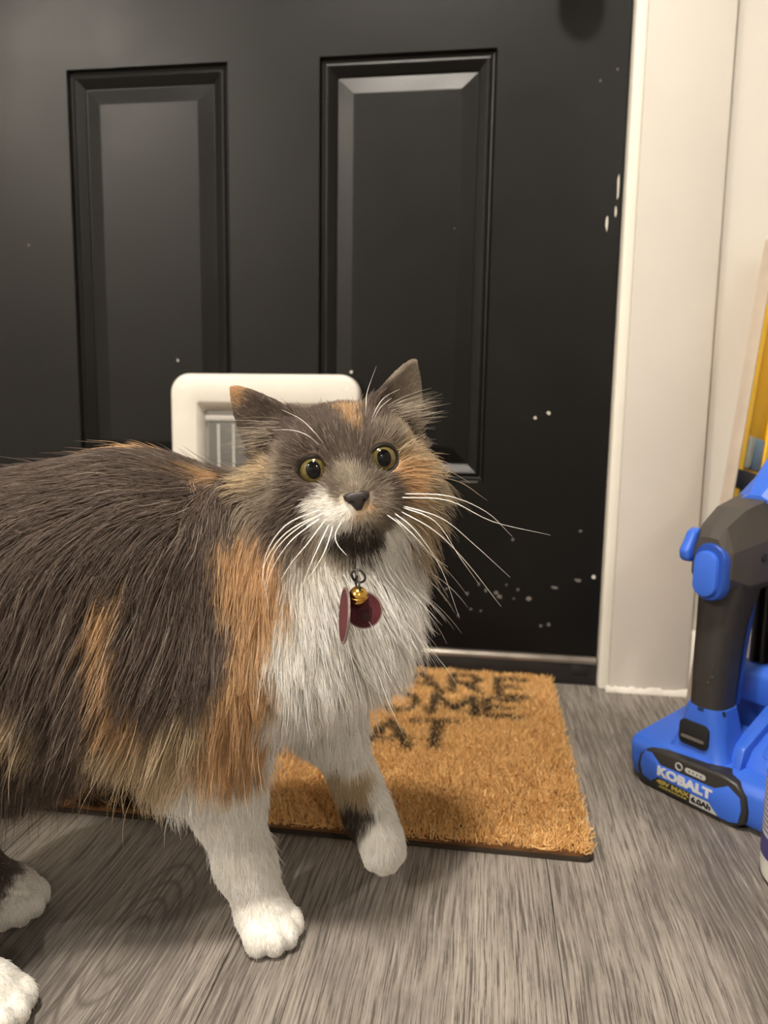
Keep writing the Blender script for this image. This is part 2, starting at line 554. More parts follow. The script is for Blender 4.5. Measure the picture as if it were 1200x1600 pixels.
# chips and scuffs in the paint: (x, z, half width, half height)
rs = random.Random(11)
def chip(x, z, w, h, mat, y=None, n=9):
    bm = bmesh.new()
    yy = (Y1 + 0.002 if y is None else y) - 0.00035
    ring = []
    for k in range(n):
        a = 2 * math.pi * k / n
        q = 0.7 + 0.5 * rs.random()
        ring.append((x + w * q * math.cos(a), z + h * q * math.sin(a)))
    add_prism(bm, ring, lambda p, q, s: (p, s, q), yy, yy + 0.0003)
    from_bm('paint_chip_and_glint', bm, mat, door)
CHIPS = []  # filled below
for x, z, w, h, k in [(0.0654, 0.3684, .0022, .0022, 0), (0.0828, 0.3755, .0024, .0026, 0), (0.0421, 0.2015, .0018, .003, 1),
        (0.1326, 0.2165, .0022, .0018, 1), (0.1528, 0.1534, .0026, .003, 0), (0.1326, 0.1479, .005, .0022, 1), (0.1013, 0.1365, .0045, .0022, 1),
        (0.0672, 0.1193, .004, .004, 1), (0.0267, 0.12, .004, .003, 1), (0.0221, 0.1253, .003, .003, 1), (0.0959, 0.0833, .003, .0028, 1),
        (0.0855, 0.0809, .0022, .002, 1), (0.1452, 0.6185, .0014, .010, 0), (0.1569, 0.6635, .0012, .019, 0), (0.1555, 0.6324, .0014, .007, 0),
        (-0.0498, 0.615, .001, .0012, 1), (-0.6593, 0.6032, .0015, .0015, 1), (-0.4379, 0.4418, .0016, .002, 0), (-0.1865, 0.4275, .002, .002, 0),
        (0.1483, 0.8023, .0014, .0014, 1), (0.128, 0.7898, .0012, .0016, 1), (0.052, 0.131, .002, .002, 1), (0.047, 0.118, .0016, .0016, 1),
        (0.008, 0.128, .002, .003, 1), (-0.002, 0.136, .0018, .0025, 1), (-0.018, 0.122, .0022, .0022, 1), (-0.012, 0.1, .0018, .0016, 1), (0.002, 0.098, .0016, .0016, 1),
        (-0.03, 0.09, .002, .002, 1), (0.036, 0.137, .0015, .0015, 1), (-0.047, 0.128, .002, .0022, 1)]:
    chip(x, z, w, h, M_CHIP if k == 0 else M_SCUFF_GLINT)
box('paint_chip_and_glint', -0.0325, -0.0085, Y1 + 0.0008, Y1 + 0.0025, 0.279, 0.2805, M_SCUFF_GLINT, door)  # painted highlight where the panel's lower moulding catches the light

# ---- recessed ceiling lamps
M_LAMPBASE = simple_mat('lamp_rim', srgb(210, 208, 204), 0.4)
for k, (lx, ly, lr, st) in enumerate(LAMPS):
    t = NT('lamp_glass')
    t.set(Base_Color=(0.9, 0.88, 0.84, 1), Roughness=0.4)
    t.b.inputs['Emission Color'].default_value = (*LIGHT_COL, 1)
    t.b.inputs['Emission Strength'].default_value = st
    e = empty('ceiling_lamp', (lx, ly, ZC))
    tag(e, ['wide round recessed ceiling lamp above the doormat and cat', 'round recessed ceiling lamp by the pale left wall', 'added round ceiling lamp by the grey right wall, evening the light on the casing'][k], 'lamp')
    lathe('lamp_rim', [(lr + 0.002, -0.012), (lr + 0.006, -0.014), (lr + 0.022, -0.004), (lr + 0.022, 0.0), (lr + 0.002, 0.0), (lr + 0.002, -0.012)], M_LAMPBASE, e, n=32)
    lathe('lamp_lens', [(0.0005, -0.005), (lr, -0.005), (lr, -0.001), (0.0005, -0.001)], t.m, e, n=24)
# ------------------------------------------------------------------ the cat
# one implicit surface (smooth union of tapered capsules and ellipsoids) turned into one mesh
HC = np.array([-0.0930, 0.475, 0.335])               # head centre, between and behind the eyes
def _norm(v):
    v = np.asarray(v, float)
    return v / np.linalg.norm(v)
HF = _norm([0.285, -0.953, 0.100])                    # out of the face
_hr0 = _norm(np.cross(HF, [0, 0, 1.0])) * -1.0
if _hr0[0] < 0:
    _hr0 = -_hr0
_hu0 = _norm(np.cross(HF, _hr0))
if _hu0[2] < 0:
    _hu0 = -_hu0
_a = math.radians(9.7)
HR = _hr0 * math.cos(_a) + _hu0 * math.sin(_a)        # towards the right of the picture
HU = _hu0 * math.cos(_a) - _hr0 * math.sin(_a)        # up
HB = np.stack([HR, HU, HF])                           # rows: head axes
def head(r, u, f):
    return HC + HR * r + HU * u + HF * f

VX = 0.0022
LO = np.array([-0.56, 0.30, -0.004])
HI = np.array([-0.005, 0.60, 0.420])
DIM = np.ceil((HI - LO) / VX).astype(int) + 1
FIELD = np.full(DIM, 0.2, np.float32)

def _region(lo, hi):
    a = np.clip(np.floor((np.asarray(lo) - LO) / VX).astype(int), 0, DIM - 1)
    b = np.clip(np.ceil((np.asarray(hi) - LO) / VX).astype(int) + 1, 1, DIM)
    ax = [LO[i] + VX * np.arange(a[i], b[i]) for i in range(3)]
    P = np.stack(np.meshgrid(*ax, indexing='ij'), -1).astype(np.float32)
    return tuple(slice(a[i], b[i]) for i in range(3)), P

def _blend(sl, d, k):
    cur = FIELD[sl]
    if k <= 0:
        FIELD[sl] = np.minimum(cur, d)
        return
    h = np.clip(0.5 + 0.5 * (cur - d) / k, 0, 1)
    FIELD[sl] = cur * (1 - h) + d * h - k * h * (1 - h)

def _carve(sl, d, k):
    cur = FIELD[sl]
    h = np.clip(0.5 - 0.5 * (cur + d) / k, 0, 1)
    FIELD[sl] = cur * (1 - h) - d * h + k * h * (1 - h)

PAD = 0.05
def capsule(a, b, ra, rb, k=0.02, carve=False):
    a, b = np.asarray(a, float), np.asarray(b, float)
    rm = max(ra, rb) + PAD
    sl, P = _region(np.minimum(a, b) - rm, np.maximum(a, b) + rm)
    ba = b - a
    h = np.clip(((P - a) @ ba) / (ba @ ba), 0, 1)
    d = np.linalg.norm(P - a - h[..., None] * ba, axis=-1) - (ra + (rb - ra) * h)
    (_carve if carve else _blend)(sl, d, k)

def chain(pts, k=0.02):
    for (pa, ra), (pb, rb) in zip(pts[:-1], pts[1:]):
        capsule(pa, pb, ra, rb, k)

def ellipsoid(c, rad, axes=None, k=0.015, carve=False):
    c, rad = np.asarray(c, float), np.asarray(rad, float)
    rm = rad.max() + PAD
    sl, P = _region(c - rm, c + rm)
    q = P - c
    if axes is not None:
        q = q @ np.asarray(axes).T
    k0 = np.linalg.norm(q / rad, axis=-1)
    k1 = np.linalg.norm(q / (rad * rad), axis=-1) + 1e-9
    d = k0 * (k0 - 1) / k1
    (_carve if carve else _blend)(sl, d, k)

# torso
chain([((-0.44, 0.408, 0.232), 0.050), ((-0.375, 0.422, 0.247), 0.060), ((-0.30, 0.440, 0.257), 0.064), ((-0.235, 0.458, 0.272), 0.063), ((-0.165, 0.482, 0.266), 0.056)], 0.03)
chain([((-0.39, 0.42, 0.215), 0.050), ((-0.30, 0.440, 0.205), 0.052), ((-0.22, 0.460, 0.205), 0.054), ((-0.14, 0.483, 0.205), 0.050)], 0.04)
ellipsoid((-0.110, 0.487, 0.234), (0.054, 0.058, 0.060), k=0.03)
# neck
chain([((-0.150, 0.485, 0.262), 0.055), ((-0.098, 0.482, 0.305), 0.046)], 0.035)
# near front leg, planted
chain([((-0.160, 0.440, 0.205), 0.034), ((-0.182, 0.450, 0.150), 0.029), ((-0.172, 0.460, 0.100), 0.0215), ((-0.160, 0.463, 0.050), 0.0160), ((-0.150, 0.461, 0.026), 0.0165)], 0.02)
# far front leg, lifted with the wrist bent
chain([((-0.130, 0.528, 0.205), 0.032), ((-0.117, 0.534, 0.130), 0.0215), ((-0.092, 0.534, 0.080), 0.0140), ((-0.080, 0.526, 0.058), 0.0140), ((-0.070, 0.517, 0.042), 0.0135)], 0.018)
# hind legs
chain([((-0.385, 0.392, 0.235), 0.050), ((-0.345, 0.380, 0.160), 0.040), ((-0.400, 0.372, 0.085), 0.020), ((-0.340, 0.365, 0.026), 0.0150), ((-0.298, 0.363, 0.018), 0.0155)], 0.025)
chain([((-0.37, 0.445, 0.235), 0.050), ((-0.326, 0.452, 0.132), 0.037), ((-0.385, 0.458, 0.075), 0.021), ((-0.375, 0.455, 0.026), 0.0150), ((-0.340, 0.452, 0.018), 0.0155)], 0.025)
# tail
chain([((-0.455, 0.405, 0.262), 0.020), ((-0.50, 0.385, 0.250), 0.015), ((-0.54, 0.365, 0.215), 0.011)], 0.02)

def paw(c, fwd, w=0.0195, k=1.0, L=0.019):
    """c: middle of the paw; fwd: where the toes point"""
    f = _norm(fwd)
    s = _norm(np.cross(f, [0, 0, 1.0])) if abs(f[2]) < 0.9 else _norm(np.cross(f, [0, 1.0, 0]))
    up = np.cross(s, f)
    c = np.asarray(c, float)
    ellipsoid(c, (L * k, w * k, 0.0150 * k), np.stack([f, s, up]), 0.012 * k)
    for a, b in ((-0.0150, 0.0105), (-0.0054, 0.0170), (0.0054, 0.0170), (0.0150, 0.0105)):
        ellipsoid(c + (f * b + s * a - up * 0.003) * k, np.array([0.0108, 0.0070, 0.0100]) * k, np.stack([f, s, up]), 0.0030)
paw((-0.143, 0.456, 0.0150), (0.72, -0.62, -0.08))
paw((-0.067, 0.513, 0.0430), (0.26, -0.42, -0.86), k=0.74, L=0.026)
paw((-0.288, 0.361, 0.0150), (0.92, -0.35, -0.05))
paw((-0.336, 0.450, 0.0150), (0.92, -0.35, -0.05))

# head
ellipsoid(head(0, 0.000, -0.006), (0.046, 0.040, 0.044), HB, 0.03)
for s in (-1, 1):
    ellipsoid(head(s * 0.028, -0.022, 0.006), (0.025, 0.025, 0.026), HB, 0.018)          # cheek
    ellipsoid(head(s * 0.0215, 0.0135, 0.022), (0.016, 0.008, 0.012), HB, 0.012)         # brow
    ellipsoid(head(s * 0.0115, -0.0295, 0.0335), (0.0140, 0.0105, 0.0130), HB, 0.006)    # whisker pad
capsule(head(0, 0.008, 0.026), head(0, -0.016, 0.0400), 0.0135, 0.0085, 0.012)           # bridge of the nose
ellipsoid(head(0, -0.0440, 0.0285), (0.0125, 0.0095, 0.0115), HB, 0.007)                 # chin
capsule(head(0, -0.045, 0.012), head(0, -0.035, 0.022), 0.020, 0.017, 0.015)             # jaw
# ears: curved, open shells
EAR = {}
def ear(s):
    base = head(s * 0.0375, 0.020, -0.008)
    tip = head(s * 0.0640, 0.0605, -0.013)
    ax = _norm(tip - base)
    face = _norm(HF * 0.80 + HR * s * 0.62 - HU * 0.05)
    nn = _norm(face - ax * (face @ ax))
    ww = np.cross(ax, nn)
    L = np.linalg.norm(tip - base)
    B3 = np.stack([ww, ax, nn])
    EAR[s] = (base, B3, L)
    sl, P = _region(base - 0.09, base + 0.09)
    q = (P - base) @ B3.T
    x, t, n = q[..., 0], q[..., 1], q[..., 2]
    tt = np.clip(t / (L * 1.08), 0, 1)
    w = 0.0265 * (1 - tt) ** 0.85 * (1 + 0.35 * tt) + 0.0008
    n2 = n - 7.5 * x * x * (0.6 + tt) + 0.006 * (1 - tt) + 0.006 * tt * tt
    d = np.maximum(np.maximum(np.abs(n2) - 0.0022, (np.abs(x) - w) * 0.8), np.maximum(-t - 0.012, t - L * 1.08))
    _blend(sl, d, 0.0035)
    ellipsoid(base - ax * 0.002, (0.020, 0.014, 0.010), B3, 0.012)
for s in (-1, 1):
    ear(s)
# eye openings
EYE_R = 0.0118
EYES = {s: head(s * 0.0205, 0.0005, 0.0262) for s in (-1, 1)}
for s in (-1, 1):
    ed = _norm(HF + HR * s * 0.22)
    ellipsoid(EYES[s] + ed * 0.006, (0.0101, 0.0091, 0.016), np.stack([_norm(np.cross(HU, ed)), HU, ed]), 0.002, carve=True)

def surface_nets(F):
    """naive surface nets: returns vertices (world) and quads"""
    n0, n1, n2 = F.shape
    ins = F < 0
    c = np.zeros((n0 - 1, n1 - 1, n2 - 1), np.int8)
    for i in (0, 1):
        for j in (0, 1):
            for k in (0, 1):
                c += ins[i:n0 - 1 + i, j:n1 - 1 + j, k:n2 - 1 + k]
    I, J, K = np.nonzero((c > 0) & (c < 8))
    acc = np.zeros((len(I), 3))
    cnt = np.zeros(len(I))
    corner = [(i, j, k) for i in (0, 1) for j in (0, 1) for k in (0, 1)]
    val = {cc: F[I + cc[0], J + cc[1], K + cc[2]].astype(float) for cc in corner}
    for a in corner:
        for ax in range(3):
            if a[ax] == 0:
                b = list(a); b[ax] = 1; b = tuple(b)
                va, vb = val[a], val[b]
                m = (va < 0) != (vb < 0)
                t = np.where(m, va / np.where(m, va - vb, 1), 0)
                p = np.array(a, float)[None] + np.zeros((len(I), 1))
                p[:, ax] += t
                acc += np.where(m[:, None], p, 0)
                cnt += m
    V = LO + VX * (np.stack([I, J, K], 1) + acc / cnt[:, None])
    idx = -np.ones(c.shape, np.int64)
    idx[I, J, K] = np.arange(len(I))
    quads = []
    for ax in range(3):
        o1, o2 = [(1, 2), (2, 0), (0, 1)][ax]
        sl_a = [slice(1, -1)] * 3
        sl_a[ax] = slice(0, -1)
        sl_b = list(sl_a)
        sl_b[ax] = slice(1, None)
        A, B = ins[tuple(sl_a)], ins[tuple(sl_b)]
        ii = np.array(np.nonzero(A != B)).T
        base = ii.copy()
        for d in range(3):
            if d != ax:
                base[:, d] += 1
        flip = A[tuple(ii.T)]
        def g(d1, d2):
            q = base.copy()
            q[:, o1] -= d1
            q[:, o2] -= d2
            return idx[tuple(q.T)]
        q = np.stack([g(1, 1), g(0, 1), g(0, 0), g(1, 0)], 1)
        q[~flip] = q[~flip][:, ::-1]
        quads.append(q)
    return V, np.concatenate(quads)

CV, CQ = surface_nets(FIELD)
# two light smoothing passes keep the surface free of grid steps
for _ in range(2):
    s_ = np.zeros_like(CV); n_ = np.zeros(len(CV))
    for a, b in ((0, 1), (1, 2), (2, 3), (3, 0)):
        np.add.at(s_, CQ[:, a], CV[CQ[:, b]]); np.add.at(n_, CQ[:, a], 1)
        np.add.at(s_, CQ[:, b], CV[CQ[:, a]]); np.add.at(n_, CQ[:, b], 1)
    CV = 0.5 * CV + 0.5 * s_ / np.maximum(n_, 1)[:, None]
GRAD = np.stack(np.gradient(FIELD, VX), -1).astype(np.float32)

def sample(vol, P):
    q = np.clip((P - LO) / VX, 0.001, DIM - 1.002)
    i = q.astype(int)
    f = q - i
    out = 0
    for a in (0, 1):
        for b in (0, 1):
            for c in (0, 1):
                w = (f[:, 0] if a else 1 - f[:, 0]) * (f[:, 1] if b else 1 - f[:, 1]) * (f[:, 2] if c else 1 - f[:, 2])
                v = vol[i[:, 0] + a, i[:, 1] + b, i[:, 2] + c]
                out = out + (v * w[:, None] if v.ndim == 2 else v * w)
    return out

def normals(P):
    g = sample(GRAD, P)
    return g / np.maximum(np.linalg.norm(g, axis=1), 1e-6)[:, None]
# ---- coat colours: seed points on the skin, one letter per colour
SEEDS = [('D', -0.2877, 0.4093, 0.3224),
         ('D', -0.2625, 0.4242, 0.3319),
         ('D', -0.2241, 0.4332, 0.3375),
         ('D', -0.1945, 0.4432, 0.3302),
         ('D', -0.2564, 0.385, 0.2919),
         ('D', -0.2251, 0.3937, 0.2992),
         ('D', -0.1925, 0.4093, 0.3019),
         ('D', -0.1679, 0.4291, 0.3079),
         ('D', -0.2676, 0.3748, 0.2556),
         ('D', -0.2438, 0.3823, 0.2664),
         ('D', -0.1902, 0.4025, 0.272),
         ('D', -0.1668, 0.414, 0.2705),
         ('D', -0.2568, 0.3802, 0.2237),
         ('D', -0.2355, 0.3861, 0.2348),
         ('D', -0.2451, 0.386, 0.2025),
         ('D', -0.1833, 0.403, 0.2326),
         ('D', -0.1717, 0.4033, 0.2131),
         ('D', -0.1936, 0.3997, 0.2489),
         ('D', -0.2555, 0.4002, 0.1669),
         ('D', -0.2972, 0.414, 0.1351),
         ('D', -0.302, 0.4393, 0.0981),
         ('D', -0.1683, 0.4417, 0.3187),
         ('D', -0.1645, 0.4121, 0.243),
         ('D', -0.2355, 0.39, 0.1936),
         ('D', -0.2265, 0.3868, 0.2661),
         ('D', -0.2043, 0.3948, 0.2807),
         ('D', -0.2744, 0.3817, 0.2917),
         ('O', -0.2255, 0.4677, 0.3427),
         ('O', -0.1769, 0.4531, 0.3265),
         ('O', -0.2159, 0.3905, 0.2619),
         ('O', -0.214, 0.3915, 0.2422),
         ('O', -0.2124, 0.3919, 0.2225),
         ('O', -0.2124, 0.3935, 0.2019),
         ('B', -0.2179, 0.3953, 0.1886),
         ('B', -0.2108, 0.401, 0.1785),
         ('B', -0.2739, 0.3767, 0.2041),
         ('B', -0.2684, 0.3826, 0.1902),
         ('D', -0.2819, 0.3857, 0.1756),
         ('D', -0.2907, 0.3937, 0.1587),
         ('D', -0.2924, 0.4144, 0.1442),
         ('D', -0.224, 0.389, 0.2385),
         ('D', -0.2233, 0.3893, 0.2187),
         ('D', -0.223, 0.3905, 0.2023),
         ('D', -0.2014, 0.3955, 0.2418),
         ('D', -0.1993, 0.3963, 0.2178),
         ('D', -0.1991, 0.3969, 0.2611),
         ('D', -0.2274, 0.3873, 0.2505),
         ('D', -0.1907, 0.4549, 0.3314),
         ('D', -0.1785, 0.475, 0.3303),
         ('D', -0.1816, 0.4429, 0.3243),
         ('D', -0.1675, 0.4511, 0.324),
         ('D', -0.2086, 0.4554, 0.3382),
         ('D', -0.2254, 0.4445, 0.3409),
         ('B', -0.1996, 0.4079, 0.1721),
         ('B', -0.1843, 0.4111, 0.1676),
         ('B', -0.1734, 0.4062, 0.1873),
         ('D', -0.2359, 0.4034, 0.167),
         ('D', -0.1605, 0.4062, 0.2209),
         ('O', -0.1433, 0.4228, 0.2818),
         ('O', -0.1362, 0.4192, 0.2547),
         ('O', -0.1387, 0.4163, 0.2311),
         ('O', -0.1446, 0.409, 0.2128),
         ('O', -0.1331, 0.4146, 0.2075),
         ('O', -0.1523, 0.4101, 0.1873),
         ('O', -0.1391, 0.4287, 0.1718),
         ('O', -0.1594, 0.4173, 0.1625),
         ('O', -0.1487, 0.4348, 0.1485),
         ('O', -0.127, 0.4224, 0.2665),
         ('O', -0.1522, 0.4188, 0.2701),
         ('O', -0.1312, 0.423, 0.2742),
         ('W', -0.1169, 0.4225, 0.2468),
         ('W', -0.0981, 0.4284, 0.2502),
         ('W', -0.076, 0.4419, 0.2268),
         ('W', -0.0656, 0.4537, 0.2409),
         ('W', -0.1139, 0.4262, 0.2129),
         ('W', -0.0848, 0.4452, 0.1994),
         ('W', -0.124, 0.4325, 0.1843),
         ('W', -0.1137, 0.459, 0.1651),
         ('W', -0.0659, 0.4533, 0.2665),
         ('W', -0.1308, 0.4557, 0.1515),
         ('W', -0.0956, 0.4569, 0.1764),
         ('W', -0.1228, 0.4216, 0.2263),
         ('W', -0.0724, 0.46, 0.1992),
         ('W', -0.1594, 0.4333, 0.1228),
         ('W', -0.1733, 0.4239, 0.1275),
         ('W', -0.1477, 0.4654, 0.1124),
         ('W', -0.1576, 0.4395, 0.0883),
         ('W', -0.1506, 0.4445, 0.0577),
         ('W', -0.1374, 0.4455, 0.0297),
         ('W', -0.1688, 0.4437, 0.0467),
         ('W', -0.1066, 0.5103, 0.1285),
         ('W', -0.0935, 0.5201, 0.1095),
         ('W', -0.0738, 0.5242, 0.0828),
         ('W', -0.0682, 0.5058, 0.0572),
         ('W', -0.067, 0.4989, 0.0409),
         ('B', -0.0851, 0.5164, 0.0849),
         ('B', -0.0948, 0.5153, 0.0831),
         ('K', -0.0888, 0.5105, 0.0691),
         ('K', -0.0924, 0.5115, 0.0566),
         ('W', -0.0677, 0.5183, 0.0708),
         ('W', -0.0776, 0.5035, 0.0524),
         ('D', -0.117, 0.4383, 0.3524),
         ('D', -0.093, 0.4395, 0.3588),
         ('D', -0.1081, 0.4521, 0.3643),
         ('O', -0.0866, 0.4581, 0.3694),
         ('O', -0.0823, 0.4483, 0.3639),
         ('D', -0.0955, 0.4551, 0.3685),
         ('D', -0.0905, 0.4468, 0.3638),
         ('D', -0.086, 0.4383, 0.357),
         ('D', -0.0756, 0.4593, 0.368),
         ('D', -0.076, 0.4473, 0.3617),
         ('D', -0.0771, 0.4401, 0.3551),
         ('D', -0.0932, 0.481, 0.3761),
         ('T', -0.0665, 0.4487, 0.3591),
         ('D', -0.0728, 0.4498, 0.3629),
         ('D', -0.0937, 0.4337, 0.3472),
         ('D', -0.0783, 0.4362, 0.3475),
         ('T', -0.1284, 0.4351, 0.3246),
         ('D', -0.1149, 0.4304, 0.3234),
         ('D', -0.1224, 0.4283, 0.3036),
         ('D', -0.1103, 0.4284, 0.2981),  # grey coat, with the shade under the cheek put into its colour
         ('B', -0.1427, 0.4479, 0.3291),
         ('T', -0.1365, 0.4345, 0.3123),
         ('G', -0.0807, 0.4287, 0.3304),
         ('G', -0.0783, 0.4267, 0.3249),
         ('T', -0.0886, 0.4292, 0.3263),
         ('W', -0.0899, 0.4259, 0.313),
         ('W', -0.096, 0.4268, 0.3107),
         ('W', -0.0839, 0.4257, 0.3093),
         ('W', -0.0936, 0.4254, 0.3051),
         ('T', -0.0645, 0.4339, 0.3195),
         ('T', -0.0627, 0.4326, 0.315),
         ('T', -0.0597, 0.4337, 0.311),
         ('O', -0.0686, 0.4302, 0.3127),
         ('T', -0.0652, 0.4315, 0.3087),
         ('G', -0.071, 0.4309, 0.3063),
         ('T', -0.0681, 0.4316, 0.3188),
         ('O', -0.0486, 0.4544, 0.3352),
         ('O', -0.0444, 0.4545, 0.3251),
         ('B', -0.0532, 0.4565, 0.3491),
         ('B', -0.0357, 0.4813, 0.3335),
         ('T', -0.0318, 0.4787, 0.3232),
         ('B', -0.0342, 0.4819, 0.3399),
         ('T', -0.0272, 0.4776, 0.3106),
         ('B', -0.0311, 0.4775, 0.2976),
         ('B', -0.0369, 0.4645, 0.3182),
         ('T', -0.0417, 0.5138, 0.3468),
         ('T', -0.0483, 0.5097, 0.3558),
         ('B', -0.0266, 0.4765, 0.2893),
         ('T', -0.0551, 0.4544, 0.3531),
         ('B', -0.0423, 0.4572, 0.3126),
         ('B', -0.0417, 0.4767, 0.2974),
         ('D', -0.0544, 0.4462, 0.3236),
         ('T', -0.0609, 0.4411, 0.324),
         ('K', -0.0769, 0.4314, 0.2929),
         ('K', -0.083, 0.4323, 0.2905),
         ('K', -0.0694, 0.4346, 0.2927),
         ('K', -0.0749, 0.4308, 0.299),
         ('W', -0.0558, 0.4523, 0.2943),
         ('W', -0.053, 0.4845, 0.2781),
         ('W', -0.0615, 0.4502, 0.282),
         ('G', -0.0989, 0.4314, 0.286),
         ('T', -0.1065, 0.4293, 0.2853),
         ('W', -0.0914, 0.4343, 0.2757),
         ('W', -0.1062, 0.428, 0.2743),
         ('W', -0.0838, 0.4372, 0.2733),
         ('W', -0.0764, 0.4412, 0.2749),
         ('G', -0.0876, 0.4354, 0.2817),
         ('W', -0.0987, 0.4304, 0.2741),
         ('T', -0.0395, 0.4788, 0.2841),
         ('T', -0.1226, 0.4366, 0.3405),
         ('D', -0.1072, 0.4319, 0.3274),
         ('D', -0.1116, 0.4335, 0.3429),
         ('D', -0.1592, 0.4743, 0.3718),
         ('D', -0.1544, 0.4718, 0.3752),
         ('D', -0.1578, 0.4752, 0.3654),
         ('D', -0.1532, 0.4747, 0.3633),
         ('D', -0.1428, 0.4697, 0.3593),
         ('D', -0.1262, 0.457, 0.3598),
         ('O', -0.1655, 0.4735, 0.3819),
         ('T', -0.0572, 0.5038, 0.3822),
         ('T', -0.0533, 0.5073, 0.3911),
         ('D', -0.0636, 0.4859, 0.3732),
         ('T', -0.0489, 0.5121, 0.3737),
         ('W', -0.3244, 0.441, 0.0261),
         ('W', -0.2705, 0.3597, 0.022),
         ('D', -0.3332, 0.4398, 0.031)]
COATS = {'D': srgb(112, 99, 91), 'T': srgb(152, 140, 126), 'G': srgb(190, 180, 164), 'B': srgb(198, 180, 152),
         'O': srgb(208, 174, 134), 'W': srgb(250, 247, 241), 'K': srgb(76, 68, 62)}
_sp = np.array([s[1:] for s in SEEDS])
_sc = np.array([COATS[s[0]][:3] for s in SEEDS])
_rng = np.random.default_rng(7)

def smooth01(x, a, b):
    t = np.clip((x - a) / (b - a), 0, 1)
    return t * t * (3 - 2 * t)

def lumpy(P, freq, seed):
    """cheap smooth pseudo-noise in [-1, 1]^3"""
    r = np.random.default_rng(seed)
    out = np.zeros_like(P)
    for k in range(5):
        w = r.normal(size=(3, 3)) * freq * (1 + 0.5 * k)
        out += np.sin(P @ w.T + r.uniform(0, 6.28, 3)) / (1 + 0.5 * k)
    return out / 2.6

def coat_colour(P, jitter=0.0):
    Q = P + 0.0035 * lumpy(P, 160.0, 3) + 0.002 * lumpy(P, 500.0, 5)
    if jitter:
        Q = Q + _rng.normal(size=P.shape) * jitter
    out = np.empty((len(P), 3))
    for a in range(0, len(P), 40000):
        q = Q[a:a + 40000]
        d2 = (q * q).sum(1)[:, None] - 2 * q @ _sp.T + (_sp * _sp).sum(1)[None]
        d = np.sqrt(np.maximum(d2, 1e-10))
        w = np.exp(-(d - d.min(1)[:, None]) / 0.0016)
        w /= w.sum(1)[:, None]
        out[a:a + 40000] = w @ _sc
    return out

NOSE = head(0, -0.0215, 0.046)
def flow(P):
    """combing direction, not yet tangent to the skin; and the undamped length and lift of the hair there"""
    n = len(P)
    q = (P - HC) @ HB.T
    rad = np.linalg.norm(q * np.array([1.0, 1.0, 0.9]), axis=1)
    # trunk: backwards along the spine, then down the flanks
    wd = smooth01(P[:, 2], 0.345, 0.262)[:, None]
    d = (1 - wd) * np.array([-0.95, -0.28, -0.18]) + wd * np.array([-0.42, -0.12, -1.0])
    L = 0.024 + 0.018 * smooth01(P[:, 2], 0.33, 0.24) + 0.006 * smooth01(P[:, 2], 0.22, 0.17)
    lift = 0.20 + 0.12 * smooth01(P[:, 2], 0.30, 0.20)
    # shoulder in front: shorter, straight down
    ws = smooth01(P[:, 0], -0.185, -0.165)[:, None]
    d = (1 - ws) * d + ws * (np.array([-0.08, -0.10, -1.0]) + wd * 0)
    L = L * (1 - 0.35 * ws[:, 0])
    # bib: fans out, down and forwards from the throat
    wb = (smooth01(P[:, 0], -0.135, -0.100) * smooth01(P[:, 2], 0.13, 0.17))[:, None]
    fan = P - np.array([-0.125, 0.500, 0.330])
    fan /= np.linalg.norm(fan, axis=1)[:, None]
    d = (1 - wb) * d + wb * (fan * np.array([1.3, 0.6, 0.5]) + np.array([0.05, 0, -0.75]))
    L = L * (1 - wb[:, 0]) + (0.027 + 0.015 * smooth01(P[:, 2], 0.185, 0.225)) * wb[:, 0]
    lift = lift * (1 - wb[:, 0]) + 0.42 * wb[:, 0]
    # legs and paws: short, downwards
    wl = (1 - smooth01(P[:, 2], 0.095, 0.155))[:, None]
    d = (1 - wl) * d + wl * (np.array([0.1, -0.1, -1.0]) + 0 * d)
    L = L * (1 - wl[:, 0]) + 0.0085 * wl[:, 0]
    lift = lift * (1 - wl[:, 0]) + 0.25 * wl[:, 0]
    wp = (1 - smooth01(P[:, 2], 0.03, 0.055))
    L = L * (1 - wp) + 0.0032 * wp
    # head: away from the nose
    wh = (1 - smooth01(rad, 0.058, 0.078))[:, None] * smooth01(q[:, 1], -0.075, -0.055)[:, None]
    away = P - NOSE
    away /= np.maximum(np.linalg.norm(away, axis=1), 1e-5)[:, None]
    side = smooth01(np.abs(q[:, 0]), 0.018, 0.040) * smooth01(q[:, 1], 0.02, -0.015)
    hd = away + HU * 0.0
    hd = hd - 0.55 * side[:, None] * HU + 0.25 * side[:, None] * HR * np.sign(q[:, 0])[:, None]
    hl = 0.0045 + 0.007 * smooth01(np.linalg.norm(P - NOSE, axis=1), 0.015, 0.05) + 0.026 * side * smooth01(q[:, 2], 0.034, 0.0)
    hlift = 0.16 + 0.26 * side
    chin = smooth01(q[:, 1], -0.035, -0.05) * smooth01(q[:, 2], 0.045, 0.025)
    hl = hl + 0.012 * chin
    hd = hd - chin[:, None] * HU * 0.8
    d = (1 - wh) * d + wh * hd
    L = L * (1 - wh[:, 0]) + hl * wh[:, 0]
    lift = lift * (1 - wh[:, 0]) + hlift * wh[:, 0]
    # ears: along the ear
    for s, (base, B3, EL) in EAR.items():
        e = (P - base) @ B3.T
        we = (smooth01(e[:, 1], 0.006, 0.014) * (np.abs(e[:, 0]) < 0.035) * (np.abs(e[:, 2]) < 0.03))[:, None]
        inner = (e[:, 2] - 7.5 * e[:, 0] ** 2 > -0.004)
        d = (1 - we) * d + we * (B3[1] * 0.9 + HR * s * 0.35)
        L = L * (1 - we[:, 0]) + 0.0034 * we[:, 0]
        lift = lift * (1 - we[:, 0]) + 0.10 * we[:, 0]
    return d, L, lift

